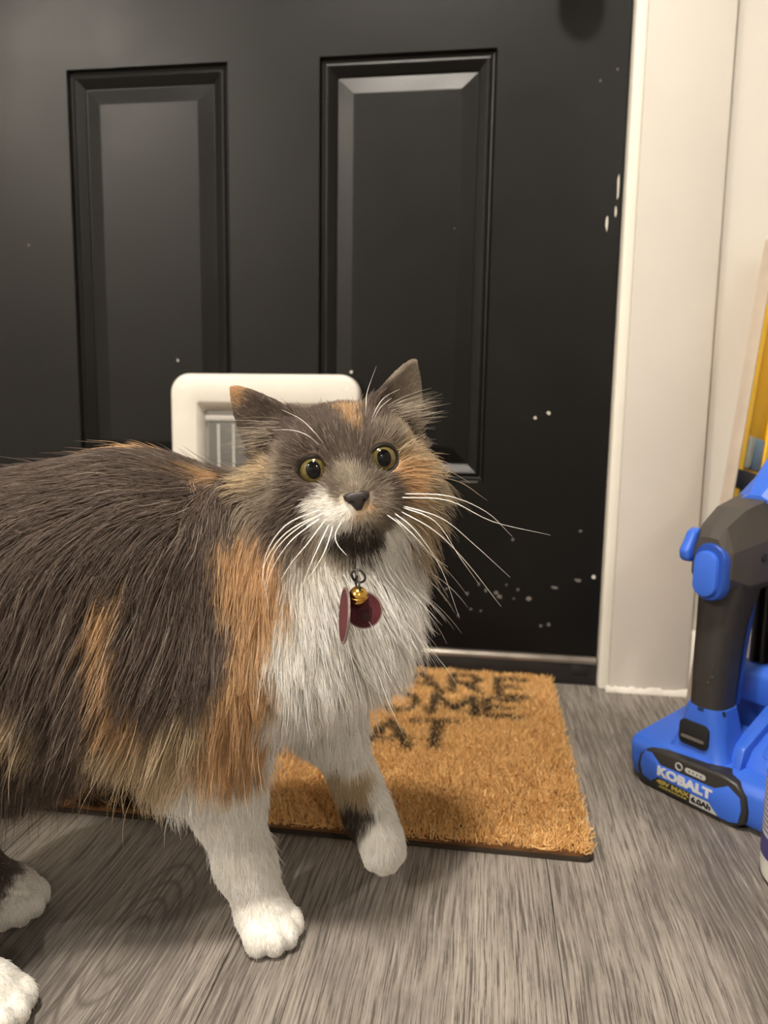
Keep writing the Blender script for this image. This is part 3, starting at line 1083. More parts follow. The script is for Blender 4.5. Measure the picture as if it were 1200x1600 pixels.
# ---- body mesh with the coat colours on its skin
def colour_attr(me, name, cols, domain):
    at = me.attributes.new(name, 'FLOAT_COLOR', domain)
    at.data.foreach_set('color', np.concatenate([cols, np.ones((len(cols), 1))], 1).astype(np.float32).ravel())

def skin_material():
    t = NT('cat_skin')
    a = t.n('ShaderNodeAttribute', attribute_name='coat')
    t.l(a.outputs['Color'], t.b.inputs['Base Color'])
    t.set(Roughness=0.9)
    t.b.inputs['Specular IOR Level'].default_value = 0.1
    return t.m

def fur_material():
    t = NT('cat_fur')
    a = t.n('ShaderNodeAttribute', attribute_name='coat')
    hi = t.n('ShaderNodeHairInfo')
    t.l(a.outputs['Color'], t.b.inputs['Base Color'])
    t.set(Roughness=0.55)
    t.b.inputs['Specular IOR Level'].default_value = 0.25
    # light that passes through the hair
    tr = t.n('ShaderNodeBsdfTranslucent')
    t.l(a.outputs['Color'], tr.inputs[0])
    mx = t.n('ShaderNodeMixShader')
    mx.inputs[0].default_value = 0.38
    t.l(t.b.outputs[0], mx.inputs[1])
    t.l(tr.outputs[0], mx.inputs[2])
    t.l(mx.outputs[0], t.t.nodes['Material Output'].inputs['Surface'])
    return t.m

cat = empty('cat', (-0.23, 0.46, 0.0))
tag(cat, 'long-haired calico cat in grey, orange and white with one forepaw lifted', 'cat')
body_me = bpy.data.meshes.new('body')
body_me.from_pydata(CV.tolist(), [], CQ.tolist())
colour_attr(body_me, 'coat', coat_colour(CV), 'POINT')
body = link('body', body_me, skin_material(), cat, smooth=True)
OFF = Matrix.Translation(Vector((0.23, -0.46, 0.0)))
body.matrix_parent_inverse = OFF

def grow_fur(NH, seed=1):
    rng = np.random.default_rng(seed)
    tri = np.concatenate([CQ[:, [0, 1, 2]], CQ[:, [0, 2, 3]]])
    A, B, C = CV[tri[:, 0]], CV[tri[:, 1]], CV[tri[:, 2]]
    ar = np.linalg.norm(np.cross(B - A, C - A), axis=1)
    cen = (A + B + C) / 3
    # short coats need more hairs per area than long ones; the rump out of view needs fewer
    _, Lc, _ = flow(cen)
    dens = np.where(Lc < 0.012, 3.2, 1.0) * np.where(cen[:, 0] < -0.36, 0.25, 1.0) * (1 + 1.2 * (Lc < 0.007))
    p = ar * dens
    f = rng.choice(len(tri), NH, p=p / p.sum())
    u, v = rng.random(NH), rng.random(NH)
    m = u + v > 1
    u[m], v[m] = 1 - u[m], 1 - v[m]
    R = A[f] + (B[f] - A[f]) * u[:, None] + (C[f] - A[f]) * v[:, None]
    # nothing grows on the eyes or the nose leather
    keep = np.ones(NH, bool)
    for s in (-1, 1):
        keep &= np.linalg.norm(R - (EYES[s] + HF * 0.006), axis=1) > 0.0116
    nq = (R - NOSE) @ HB.T
    keep &= ~((np.abs(nq[:, 0]) < 0.0095 - np.maximum(0, -nq[:, 1]) * 0.7) & (nq[:, 1] < 0.0048) & (nq[:, 1] > -0.0085) & (nq[:, 2] > -0.006))
    keep &= R[:, 2] > 0.002
    R = R[keep]
    NH = len(R)
    N = normals(R)
    d, L, lift = flow(R)
    L = L * rng.uniform(0.65, 1.15, NH)
    fly = rng.random(NH) < 0.025
    L[fly] *= 1.25
    lift = lift * rng.uniform(0.6, 1.4, NH)
    lift[fly] *= 1.7
    # neighbouring locks of hair differ a little in direction
    d = d / np.linalg.norm(d, axis=1)[:, None] + 0.22 * lumpy(R, 110.0, 21) + rng.normal(size=R.shape) * 0.07
    d -= (d * N).sum(1)[:, None] * N
    d /= np.maximum(np.linalg.norm(d, axis=1), 1e-6)[:, None]
    K = 7
    pts = np.empty((NH, K, 3))
    pts[:, 0] = R - N * 0.0004
    P = R.copy()
    cur = d + N * (lift * 2.2)[:, None]
    cur /= np.linalg.norm(cur, axis=1)[:, None]
    step = (L / (K - 1))[:, None]
    longw = smooth01(L, 0.010, 0.035)[:, None]
    for k in range(1, K):
        t = k / (K - 1)
        P = P + cur * step
        s = sample(FIELD, P)
        nn = normals(P)
        want = lift * L * (0.9 * t) ** 0.8
        diff = want - s
        mv = np.where(diff > 0, diff * 0.8, diff * 0.18)
        P = P + nn * np.clip(mv, -0.006, 0.01)[:, None]
        P[:, 2] = np.maximum(P[:, 2], 0.0012)
        pts[:, k] = P
        fd, _, _ = flow(P)
        fd /= np.linalg.norm(fd, axis=1)[:, None]
        cur = cur * 0.72 + 0.28 * fd + longw * np.array([0, 0, -0.12]) * t
        cur /= np.linalg.norm(cur, axis=1)[:, None]
    # gather the hairs into locks
    nc = NH // 26
    ci = rng.choice(NH, nc, replace=False)
    kd = KDTree(nc)
    for i, c in enumerate(ci):
        kd.insert(R[c], i)
    kd.balance()
    own = np.fromiter((kd.find(r)[1] for r in R), int, NH)
    cc = ci[own]
    off = R - R[cc]
    okc = (np.linalg.norm(off, axis=1) < 0.012) & ((N * N[cc]).sum(1) > 0.4) & ~fly
    cw = (0.62 * smooth01(L, 0.006, 0.03) + 0.15) * rng.uniform(0.5, 1.15, NH) * okc
    tt = np.linspace(0, 1, K)
    ratio = np.clip(L / np.maximum(L[cc], 1e-4), 0.5, 1.3)
    tgt = pts[cc] + off[:, None, :] * (1 - 0.85 * tt)[None, :, None]
    w = (cw[:, None] * tt[None, :] ** 1.3)[..., None]
    w = np.clip(w, 0, 0.9)
    pts = pts * (1 - w) + (R[:, None] + (tgt - R[:, None]) * ratio[:, None, None]) * w
    # a slight wave
    ph = rng.uniform(0, 6.28, NH)
    sv = np.cross(N, d)
    wave = np.sin(tt[None] * 5.0 + ph[:, None]) * tt[None] * (L * 0.035)[:, None]
    pts = pts + sv[:, None] * wave[..., None]
    pts[:, :, 2] = np.maximum(pts[:, :, 2], 0.0008)
    # colours
    col = coat_colour(R, 0.0016)
    val = rng.normal(1.0, 0.13, NH) * (1 + 0.10 * lumpy(R[cc], 300.0, 31)[:, 0])
    pale = rng.random(NH) < 0.05
    col = col * np.clip(val, 0.55, 1.5)[:, None]
    col[pale] = col[pale] * 0.5 + 0.5 * np.array([0.62, 0.55, 0.46])
    col = np.clip(col, 0.01, 0.95)
    rad = np.where(L > 0.015, 0.00019, 0.00015) * rng.uniform(0.75, 1.25, NH)
    rad = rad[:, None] * np.interp(tt, [0, 0.35, 0.75, 1.0], [1.0, 1.0, 0.75, 0.16])[None]
    return pts, rad, col

def hair_object(name, pts, rad, col, mat, parent, minv=None):
    n, K, _ = pts.shape
    hc = bpy.data.hair_curves.new(name)
    hc.add_curves([K] * n)
    hc.attributes['position'].data.foreach_set('vector', pts.astype(np.float32).ravel())
    ra = hc.attributes.get('radius') or hc.attributes.new('radius', 'FLOAT', 'POINT')
    ra.data.foreach_set('value', rad.astype(np.float32).ravel())
    colour_attr(hc, 'coat', col, 'CURVE')
    hc.materials.append(mat)
    o = bpy.data.objects.new(name, hc)
    COL.objects.link(o)
    o.parent = parent
    if minv is not None:
        o.matrix_parent_inverse = minv
    o['kind'] = 'stuff'
    return o
M_FUR = fur_material()
FUR_N = 230000
fp, fr_, fc = grow_fur(FUR_N)
hair_object('fur', fp, fr_, fc, M_FUR, cat, OFF)
# ---- eyes, nose, mouth, whiskers
def adopt(o, parent, minv):
    o.parent = parent
    o.matrix_parent_inverse = minv
    return o

def frame(z, up):
    z = Vector(z).normalized()
    x = Vector(up).cross(z).normalized()
    y = z.cross(x)
    m = Matrix.Identity(4)
    for i in range(3):
        m[i][0], m[i][1], m[i][2] = x[i], y[i], z[i]
    return m

def iris_material():
    t = NT('green_gold_iris')
    tc = t.n('ShaderNodeTexCoord')
    sp = t.n('ShaderNodeSeparateXYZ')
    t.l(tc.outputs['Object'], sp.inputs[0])
    cb = t.n('ShaderNodeCombineXYZ')
    t.l(sp.outputs[0], cb.inputs[0])
    t.l(sp.outputs[1], cb.inputs[1])
    ln = t.n('ShaderNodeVectorMath', operation='LENGTH')
    t.l(cb.outputs[0], ln.inputs[0])
    dv = t.n('ShaderNodeMath', operation='DIVIDE')
    t.l(ln.outputs['Value'], dv.inputs[0])
    dv.inputs[1].default_value = EYE_R
    ns = t.n('ShaderNodeTexNoise')
    ns.inputs['Scale'].default_value = 900
    t.l(tc.outputs['Object'], ns.inputs[0])
    c = t.ramp(dv.outputs[0], [(0.30, srgb(88, 79, 38)), (0.55, srgb(106, 95, 52)), (0.72, srgb(90, 79, 44)), (0.83, srgb(44, 38, 22)), (0.9, srgb(20, 16, 12))])
    c = t.mix(t.ramp(ns.outputs[0], [(0.4, (0.35,) * 3), (0.6, (0,) * 3)]), c, srgb(84, 78, 34))
    t.l(c, t.b.inputs['Base Color'])
    t.set(Roughness=0.12)
    t.b.inputs['Coat Weight'].default_value = 0.4
    t.b.inputs['Coat Roughness'].default_value = 0.02
    return t.m
M_IRIS = iris_material()
M_PUPIL = simple_mat('pupil_black', srgb(5, 5, 7), 0.05, spec=0.35)
M_RIM = simple_mat('eye_rim_dark', srgb(34, 28, 25), 0.45)
M_NOSE = simple_mat('nose_leather', srgb(44, 38, 37), 0.48, noise=0.2, nscale=900, bump=0.3)
M_WHISK = simple_mat('whisker_white', srgb(240, 236, 228), 0.35)

def ball(r, nu=28, nv=18):
    bm = bmesh.new()
    bmesh.ops.create_uvsphere(bm, u_segments=nu, v_segments=nv, radius=r)
    return bm

GAZE = _norm(HF * 1.0 + np.array([-0.02, 0.0, 0.02]))
for s in (-1, 1):
    eye = from_bm('eye', ball(EYE_R), M_IRIS, smooth=True)
    g = _norm(GAZE + HR * s * 0.17)
    M = Matrix.Translation(Vector(EYES[s])) @ frame(g, HU)
    eye.parent = cat
    eye.matrix_parent_inverse = OFF
    eye.matrix_basis = M
    # pupil: oval cap lying on the eyeball
    bm = bmesh.new()
    rows = []
    for i in range(7):
        q = i / 6
        ring = []
        for k in range(24):
            a = 2 * math.pi * k / 24
            x, y = 0.0050 * q * math.cos(a), 0.0060 * q * math.sin(a)
            ring.append(bm.verts.new((x, y, math.sqrt((EYE_R + 0.00012) ** 2 - x * x - y * y) - (0.0003 if i == 6 else 0))))
        rows.append(ring)
    bmesh.ops.remove_doubles(bm, verts=rows[0], dist=1e-6)
    bm.verts.ensure_lookup_table()
    top = [v for v in bm.verts if abs(v.co.x) < 1e-7 and abs(v.co.y) < 1e-7][0]
    for k in range(24):
        bm.faces.new([top, rows[1][k], rows[1][(k + 1) % 24]])
    for a_, b_ in zip(rows[1:-1], rows[2:]):
        for k in range(24):
            bm.faces.new([a_[k], b_[k], b_[(k + 1) % 24], a_[(k + 1) % 24]])
    from_bm('pupil', bm, M_PUPIL, eye, smooth=True)
    # dark lid margin around the opening
    ed = _norm(HF + HR * s * 0.22)
    er = _norm(np.cross(HU, ed)); er = er if er @ HR > 0 else -er
    ring = []
    for k in range(33):
        a = 2 * math.pi * k / 32
        x, y = 0.0097 * math.cos(a), 0.0087 * math.sin(a)
        zz = math.sqrt(max(1e-9, (EYE_R + 0.0006) ** 2 - x * x - y * y))
        ring.append(EYES[s] + er * x + HU * y + ed * zz)
    rad = [0.0008 + 0.0006 * max(0, math.sin(2 * math.pi * k / 32)) for k in range(33)]
    adopt(tube('eyelid', ring, rad, M_RIM, None, 8), cat, OFF)

out2 = [(-0.0082, 0.0036), (-0.0045, 0.0054), (0, 0.0056), (0.0045, 0.0054), (0.0082, 0.0036), (0.0078, 0.0006), (0.0046, -0.0024),
        (0.0016, -0.0070), (-0.0016, -0.0070), (-0.0046, -0.0024), (-0.0078, 0.0006)]
rings = []
for f, k in ((-0.008, 0.95), (0.0005, 1.0), (0.0026, 0.93), (0.0040, 0.70), (0.0044, 0.35)):
    rings.append([NOSE + HR * (x * k) + HU * (y * k) + HF * (f - 0.14 * max(0, -y)) for x, y in out2])
nose = adopt(loft('nose', rings, M_NOSE), cat, OFF)
for s in (-1, 1):
    tube('nostril', [NOSE + HR * s * (0.0030 + 0.0028 * q) + HU * (-0.0008 + 0.0016 * q - 0.0022 * q * q) + HF * (0.0045 - 0.0026 * q) for q in (0, 0.25, 0.5, 0.75, 1)],
         [0.0004, 0.0008, 0.0009, 0.0007, 0.0003], M_PUPIL, nose, 6)
mouth = [NOSE + HR * x + HU * u + HF * f for x, u, f in ((-0.0155, -0.0155, -0.014), (-0.010, -0.0172, -0.008), (-0.005, -0.0170, -0.005), (0, -0.0150, -0.0035), (0.005, -0.0170, -0.005), (0.010, -0.0172, -0.008), (0.0155, -0.0155, -0.014))]
adopt(tube('mouth', mouth, [0.0003, 0.0006, 0.0007, 0.0007, 0.0007, 0.0006, 0.0003], M_RIM, None, 6), cat, OFF)
WHISK_R = [ [(-0.0526, 0.4481, 0.3185), (-0.0215, 0.4441, 0.3181), (0.0064, 0.4541, 0.3045), (0.043, 0.4641, 0.2957)],
    [(-0.0516, 0.4493, 0.3208), (-0.0216, 0.4453, 0.3207), (0.0022, 0.4553, 0.3103), (0.0191, 0.4653, 0.2938)],
    [(-0.0514, 0.4488, 0.3136), (-0.0251, 0.4448, 0.3067), (-0.0051, 0.4548, 0.2897), (0.0188, 0.4648, 0.2671)],
    [(-0.0524, 0.447, 0.3106), (-0.0288, 0.443, 0.2988), (-0.0087, 0.453, 0.2775), (0.0138, 0.463, 0.2478)],
    [(-0.0555, 0.4403, 0.3106), (-0.0401, 0.4363, 0.2995), (-0.0244, 0.4463, 0.2741), (-0.0126, 0.4563, 0.2405)],
    [(-0.0514, 0.4487, 0.3128), (-0.029, 0.4447, 0.3046), (-0.0137, 0.4547, 0.2811), (-0.0011, 0.4647, 0.2619)],
    [(-0.0555, 0.4407, 0.3081), (-0.04, 0.4367, 0.2954), (-0.0306, 0.4467, 0.2827), (-0.0209, 0.4567, 0.2737)],
    [(-0.0597, 0.4364, 0.3101), (-0.0496, 0.4324, 0.3037), (-0.0453, 0.4424, 0.2943), (-0.0445, 0.4524, 0.2835)] ]
WHISK_L = [ [(-0.0961, 0.4294, 0.3126), (-0.1157, 0.4114, 0.3036), (-0.1275, 0.4074, 0.2816), (-0.1233, 0.4034, 0.2548)],
    [(-0.098, 0.429, 0.3094), (-0.1144, 0.411, 0.2999), (-0.1258, 0.407, 0.2836), (-0.1278, 0.403, 0.2679)],
    [(-0.0971, 0.4286, 0.3075), (-0.1116, 0.4106, 0.2951), (-0.1222, 0.4066, 0.2781), (-0.1261, 0.4026, 0.2615)],
    [(-0.0944, 0.4274, 0.3062), (-0.1016, 0.4094, 0.2938), (-0.1102, 0.4054, 0.2827), (-0.1149, 0.4014, 0.2738)],
    [(-0.0921, 0.4274, 0.304), (-0.0958, 0.4094, 0.2902), (-0.1013, 0.4054, 0.2755), (-0.1064, 0.4014, 0.259)],
    [(-0.0897, 0.4275, 0.3032), (-0.0908, 0.4095, 0.2904), (-0.0975, 0.4055, 0.2776), (-0.1034, 0.4015, 0.2706)],
    [(-0.0846, 0.4277, 0.3053), (-0.0848, 0.4097, 0.3001), (-0.0824, 0.4057, 0.2945), (-0.0764, 0.4017, 0.2895)],
    [(-0.095, 0.428, 0.3108), (-0.1087, 0.41, 0.3018), (-0.1192, 0.406, 0.2906), (-0.1243, 0.402, 0.2771)] ]
WHISK_B = [ [(-0.098, 0.4368, 0.3514), (-0.1013, 0.4268, 0.3585), (-0.111, 0.4308, 0.3663), (-0.1241, 0.4348, 0.3719)],
    [(-0.0998, 0.4363, 0.3498), (-0.1059, 0.4263, 0.3569), (-0.1168, 0.4303, 0.3597), (-0.13, 0.4343, 0.3594)],
    [(-0.0715, 0.4513, 0.3617), (-0.0676, 0.4413, 0.3709), (-0.0624, 0.4453, 0.3799), (-0.0531, 0.4493, 0.3856)],
    [(-0.076, 0.4582, 0.3668), (-0.0739, 0.4482, 0.3747), (-0.0739, 0.4522, 0.3839), (-0.069, 0.4562, 0.3999)],
    [(-0.0711, 0.4539, 0.3633), (-0.0652, 0.4439, 0.3728), (-0.0611, 0.4479, 0.3776), (-0.0585, 0.4519, 0.3801)] ]
def spline(p, n=16):
    p = [Vector(q) for q in p]
    p = [p[0] * 2 - p[1]] + p + [p[-1] * 2 - p[-2]]
    out = []
    for i in range(1, len(p) - 2):
        for k in range(n // (len(p) - 3)):
            t = k / (n // (len(p) - 3))
            out.append(0.5 * ((2 * p[i]) + (p[i + 1] - p[i - 1]) * t + (2 * p[i - 1] - 5 * p[i] + 4 * p[i + 1] - p[i + 2]) * t * t + (3 * p[i] - p[i - 1] - 3 * p[i + 1] + p[i + 2]) * t ** 3))
    out.append(p[-2])
    return out
for grp, r0 in ((WHISK_R, 0.00042), (WHISK_L, 0.00046), (WHISK_B, 0.0003)):
    for w in grp:
        c = spline(w)
        adopt(tube('whisker', c, [r0 * (1 - 0.85 * (i / (len(c) - 1)) ** 1.2) for i in range(len(c))], M_WHISK, None, 6), cat, OFF)

# ---- ear tufts: pale long hairs sweeping out of each ear
def ear_tufts():
    rng = np.random.default_rng(9)
    P, C, Rd = [], [], []
    for s, (base, B3, EL) in EAR.items():
        ww, ax, nn = B3
        out = HR * s
        side = np.sign(ww @ out)
        for k in range(120):
            x = -side * rng.uniform(-0.004, 0.017)
            t = rng.uniform(-0.004, 0.012)
            root = base + ww * x + ax * t + nn * (0.004 + 7.5 * x * x * 0.6)
            L = rng.uniform(0.012, 0.028)
            d = _norm(out * rng.uniform(0.5, 1.0) + ax * rng.uniform(0.2, 0.9) + nn * rng.uniform(0.15, 0.45) + rng.normal(size=3) * 0.08)
            bend = _norm(out * 0.8 - HU * 0.45)
            pts = [root + d * L * q + bend * L * 0.35 * q * q for q in np.linspace(0, 1, 7)]
            P.append(pts)
            c = np.array(COATS['G'][:3] if rng.random() < 0.5 else COATS['T'][:3]) * rng.uniform(0.8, 1.25)
            C.append(c)
            Rd.append(0.00016 * np.array([1, 1, 1, 0.9, 0.75, 0.5, 0.15]))
    return np.array(P), np.array(Rd), np.array(C)
tp, tr_, tc_ = ear_tufts()
hair_object('ear_tuft', tp, tr_, tc_, M_FUR, cat, OFF)

# ---- collar with bell and two tags
M_BAND = simple_mat('black_collar_webbing', srgb(28, 26, 28), 0.7, bump=0.3, nscale=800)
M_STEEL = simple_mat('dark_steel', srgb(90, 88, 88), 0.3, metal=1.0)
M_GOLD = simple_mat('gold_bell', srgb(222, 176, 88), 0.2, metal=1.0)
M_TAG = simple_mat('maroon_tag', srgb(84, 36, 42), 0.6, spec=0.2, noise=0.15, nscale=200)
M_TAGRIM = simple_mat('tag_rim', srgb(150, 132, 130), 0.35, metal=0.6)
M_TAGDARK = simple_mat('tag_engraving', srgb(46, 22, 26), 0.5)
TB = np.array([-0.0705, 0.4085, 0.2745])              # where the tags hang from
collar = empty('cat_collar', tuple(TB))
tag(collar, 'black collar with gold bell and maroon tags on the cat', 'collar')
CI = Matrix.Translation(-Vector(TB))
nc, na = np.array([-0.112, 0.478, 0.282]), _norm([0.45, 0.02, 0.72])
e1 = _norm(TB - nc - na * ((TB - nc) @ na)); e2 = np.cross(na, e1)
rings = []
for k in range(48):
    a = 2 * math.pi * k / 48
    rr2 = 0.044
    c = nc + (e1 * math.cos(a) * 1.0 + e2 * math.sin(a)) * rr2
    o_ = _norm(e1 * math.cos(a) + e2 * math.sin(a))
    rings.append([c + na * z + o_ * r for z, r in ((-0.005, 0), (0.005, 0), (0.005, 0.0016), (-0.005, 0.0016))])
rings.append(rings[0])
bmc = bmesh.new()
vv = [[bmc.verts.new(p) for p in r] for r in rings[:-1]]
for i in range(48):
    a_, b_ = vv[i], vv[(i + 1) % 48]
    for k in range(4):
        bmc.faces.new([a_[k], a_[(k + 1) % 4], b_[(k + 1) % 4], b_[k]])
adopt(from_bm('band', bmc, M_BAND), collar, CI)
def ring_mesh(name, c, axis, R, r, mat, parent, minv):
    axis = Vector(axis).normalized()
    u = axis.orthogonal().normalized(); v = axis.cross(u)
    pts = [Vector(c) + (u * math.cos(2 * math.pi * k / 28) + v * math.sin(2 * math.pi * k / 28)) * R for k in range(29)]
    return adopt(tube(name, pts, r, mat, None, 8), parent, minv)
ring_mesh('split_ring', TB + np.array([0.0, -0.003, -0.003]), (0.9, 0.35, 0.1), 0.0052, 0.0007, M_STEEL, collar, CI)
ring_mesh('split_ring', TB + np.array([0.0005, -0.004, 0.0025]), (0.2, 0.9, 0.3), 0.0042, 0.0007, M_STEEL, collar, CI)
bell = np.array([-0.0700, 0.4045, 0.2655])
bl = adopt(from_bm('bell', ball(0.0056), M_GOLD, smooth=True), collar, CI)
bl.data.transform(Matrix.Translation(Vector(bell)))
ring_mesh('bell_seam', bell, (0.1, -0.25, 1), 0.0056, 0.0004, M_GOLD, collar, CI)
def disc_tag(c, axis, R, th):
    axis = Vector(axis).normalized()
    o = lathe('tag', [(0.0, -th / 2), (R * 0.93, -th / 2), (R * 0.93, th / 2), (0.0, th / 2)], M_TAG, None, n=40, axis=axis, loc=tuple(c))
    adopt(o, collar, CI)
    rim = lathe('tag_rim', [(R * 0.93, -th / 2 - 0.0001), (R, -th / 2), (R, th / 2), (R * 0.93, th / 2 + 0.0001), (R * 0.93, -th / 2 - 0.0001)], M_TAGRIM, o, n=40, axis=axis, loc=tuple(c))
    return o
disc_tag(np.array([-0.0780, 0.4040, 0.2535]), (-0.93, -0.33, 0.08), 0.0165, 0.0012)
t2 = disc_tag(np.array([-0.0672, 0.4085, 0.2560]), (0.05, -1.0, 0.12), 0.0110, 0.0012)
for k, (dx, dz, h) in enumerate(((-0.0035, -0.002, 0.0075), (-0.001, -0.0025, 0.006), (0.0015, -0.002, 0.007), (0.0042, -0.001, 0.009))):
    box('engraving', -0.0672 + dx - 0.0004, -0.0672 + dx + 0.0004, 0.4085 - 0.0016, 0.4085 - 0.0004, 0.2560 + dz - h / 2 - 0.001, 0.2560 + dz + h / 2 - 0.001, M_TAGDARK, t2)
# ------------------------------------------------------------------ pet door in the black door
M_PETW = simple_mat('white_plastic', srgb(218, 214, 205), 0.35, noise=0.03, nscale=30)
M_PETG = simple_mat('grey_tunnel_plastic', srgb(150, 146, 140), 0.5)
M_PETB = simple_mat('flap_hinge_bar', srgb(176, 173, 167), 0.4)
def flap_material():
    t = NT('clear_flap')
    t.set(Base_Color=srgb(186, 184, 178), Roughness=0.18, IOR=1.25)
    t.b.inputs['Transmission Weight'].default_value = 0.75
    return t.m
PX0, PX1, PZ0, PZ1 = -0.444, -0.172, 0.063, 0.423
pcx, pcz, pw, ph = (PX0 + PX1) / 2, (PZ0 + PZ1) / 2, PX1 - PX0, PZ1 - PZ0
pet = empty('pet_door', (pcx, Y1 + 0.002, PZ0))
tag(pet, 'white plastic cat flap set into the black door behind the cat', 'cat flap')
PI_ = Matrix.Translation(-Vector((pcx, Y1 + 0.002, PZ0)))
PF = Y1 + 0.0015
def ring_at(w, h, r, y):
    return [(p, y, q) for p, q in rrect(w, h, r, 8, pcx, pcz)]
rings = [ring_at(pw, ph, 0.028, PF), ring_at(pw, ph, 0.028, PF - 0.011), ring_at(pw - 0.004, ph - 0.004, 0.0265, PF - 0.0145), ring_at(pw - 0.010, ph - 0.010, 0.024, PF - 0.016),
         ring_at(pw - 0.076, ph - 0.076, 0.006, PF - 0.0175), ring_at(pw - 0.080, ph - 0.080, 0.004, PF - 0.0168), ring_at(pw - 0.094, ph - 0.100, 0.003, PF - 0.0045), ring_at(pw - 0.094, ph - 0.100, 0.003, PF)]
rings.append(rings[0])
adopt(loft('frame', rings, M_PETW, None, cap=False), pet, PI_)
adopt(box('tunnel', PX0 + 0.045, PX1 - 0.045, PF - 0.0022, PF - 0.0004, PZ0 + 0.045, PZ1 - 0.045, M_PETG), pet, PI_)
adopt(box('hinge_bar', PX0 + 0.048, PX1 - 0.048, PF - 0.0075, PF - 0.0025, PZ1 - 0.066, PZ1 - 0.058, M_PETB, bevel=0.001), pet, PI_)
flap = adopt(box('flap', PX0 + 0.052, PX1 - 0.052, PF - 0.0065, PF - 0.0035, PZ0 + 0.055, PZ1 - 0.067, flap_material(), bevel=0.0008), pet, PI_)
for k in (0.014, 0.036):
    adopt(box('flap_streak', PX0 + 0.052 + k, PX0 + 0.056 + k, PF - 0.0078, PF - 0.0066, PZ0 + 0.06, PZ1 - 0.07, M_PETB), pet, PI_)  # pale bars standing in for vertical reflections on the clear flap
for sx in (PX0 + 0.018, PX1 - 0.018):
    for sz in (PZ0 + 0.02, PZ1 - 0.02):
        adopt(lathe('screw_cap', [(0, 0), (0.0045, 0), (0.004, 0.0008), (0, 0.001)], M_PETW, None, n=16, axis=(0, -1, 0), loc=(sx, PF - 0.0158, sz)), pet, PI_)

# ------------------------------------------------------------------ coir doormat
MX0, MX1, MY0, MY1 = -0.507, 0.1025, 0.581, 0.992
M_COIRB = simple_mat('coir_base', srgb(104, 68, 34), 0.95, noise=0.3, nscale=120)
M_MATRUB = simple_mat('mat_backing', srgb(44, 34, 24), 0.9)
mat_ = empty('doormat', ((MX0 + MX1) / 2, (MY0 + MY1) / 2, 0))
tag(mat_, 'orange-brown coir doormat with worn black lettering in front of the door', 'doormat')
MI = Matrix.Translation(-Vector(mat_.location))
mcx, mcy = mat_.location[0], mat_.location[1]
prism_fn = lambda p, q, s: (p, q, s)
adopt(prism('backing', rrect(MX1 - MX0, MY1 - MY0, 0.008, 4, mcx, mcy), prism_fn, 0.0004, 0.0042, M_MATRUB), mat_, MI)
adopt(prism('coir_base', rrect(MX1 - MX0 - 0.004, MY1 - MY0 - 0.004, 0.010, 4, mcx, mcy), prism_fn, 0.0042, 0.0085, M_COIRB), mat_, MI)
STROKES = [  # printed strokes: polyline, half width
    ([(0.028, 0.906), (0.028, 0.966), (0.065, 0.966)], .0062), ([(0.028, 0.937), (0.056, 0.937)], .0055), ([(0.028, 0.906), (0.065, 0.906)], .0062),          # E
    ([(-0.033, 0.913), (-0.033, 0.970), (-0.005, 0.970), (0.003, 0.956), (-0.005, 0.942), (-0.031, 0.942)], .0062), ([(-0.016, 0.942), (0.004, 0.913)], .0062),   # R
    ([(-0.108, 0.905), (-0.077, 0.972), (-0.046, 0.905)], .0065), ([(-0.096, 0.928), (-0.058, 0.928)], .005),                                                # A
    ([(-0.055, 0.838), (-0.052, 0.893), (-0.027, 0.855), (-0.004, 0.893), (-0.001, 0.838)], .0068),                                                          # M
    ([(0.012, 0.841), (0.012, 0.893), (0.051, 0.893)], .0062), ([(0.012, 0.867), (0.042, 0.867)], .0055), ([(0.012, 0.841), (0.051, 0.841)], .0062),          # E
    ([(-0.098 + 0.024 * math.cos(a * 0.5236), 0.866 + 0.027 * math.sin(a * 0.5236)) for a in range(13)], .0062),                                             # O
    ([(-0.120, 0.740), (-0.099, 0.805), (-0.072, 0.744)], .0065), ([(-0.111, 0.760), (-0.083, 0.760)], .004),                                                # A
    ([(-0.074, 0.810), (-0.022, 0.817)], .0048), ([(-0.046, 0.812), (-0.044, 0.749)], .0068)]                                                                # T
def print_black(x, y):
    """0..1 amount of black at mat positions"""
    q = np.stack([x, y], 1)
    w = 0.0016 * np.sin(x * 900 + 3 * np.sin(y * 700)) + 0.0012 * np.sin(y * 1300 + x * 400)
    black_amt = np.zeros(len(x))
    for pl, hw in STROKES:
        for a, b in zip(pl[:-1], pl[1:]):
            a, b = np.array(a), np.array(b)
            t = np.clip(((q - a) @ (b - a)) / ((b - a) @ (b - a)), 0, 1)
            dd = np.linalg.norm(q - a - t[:, None] * (b - a), axis=1)
            black_amt = np.maximum(black_amt, smooth01(dd + w, hw + 0.001, hw - 0.0018))
    # the big dark area at the left end, mostly hidden by the cat
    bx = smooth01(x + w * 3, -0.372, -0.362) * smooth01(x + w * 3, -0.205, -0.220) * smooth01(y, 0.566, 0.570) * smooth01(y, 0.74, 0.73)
    return np.maximum(black_amt, bx)
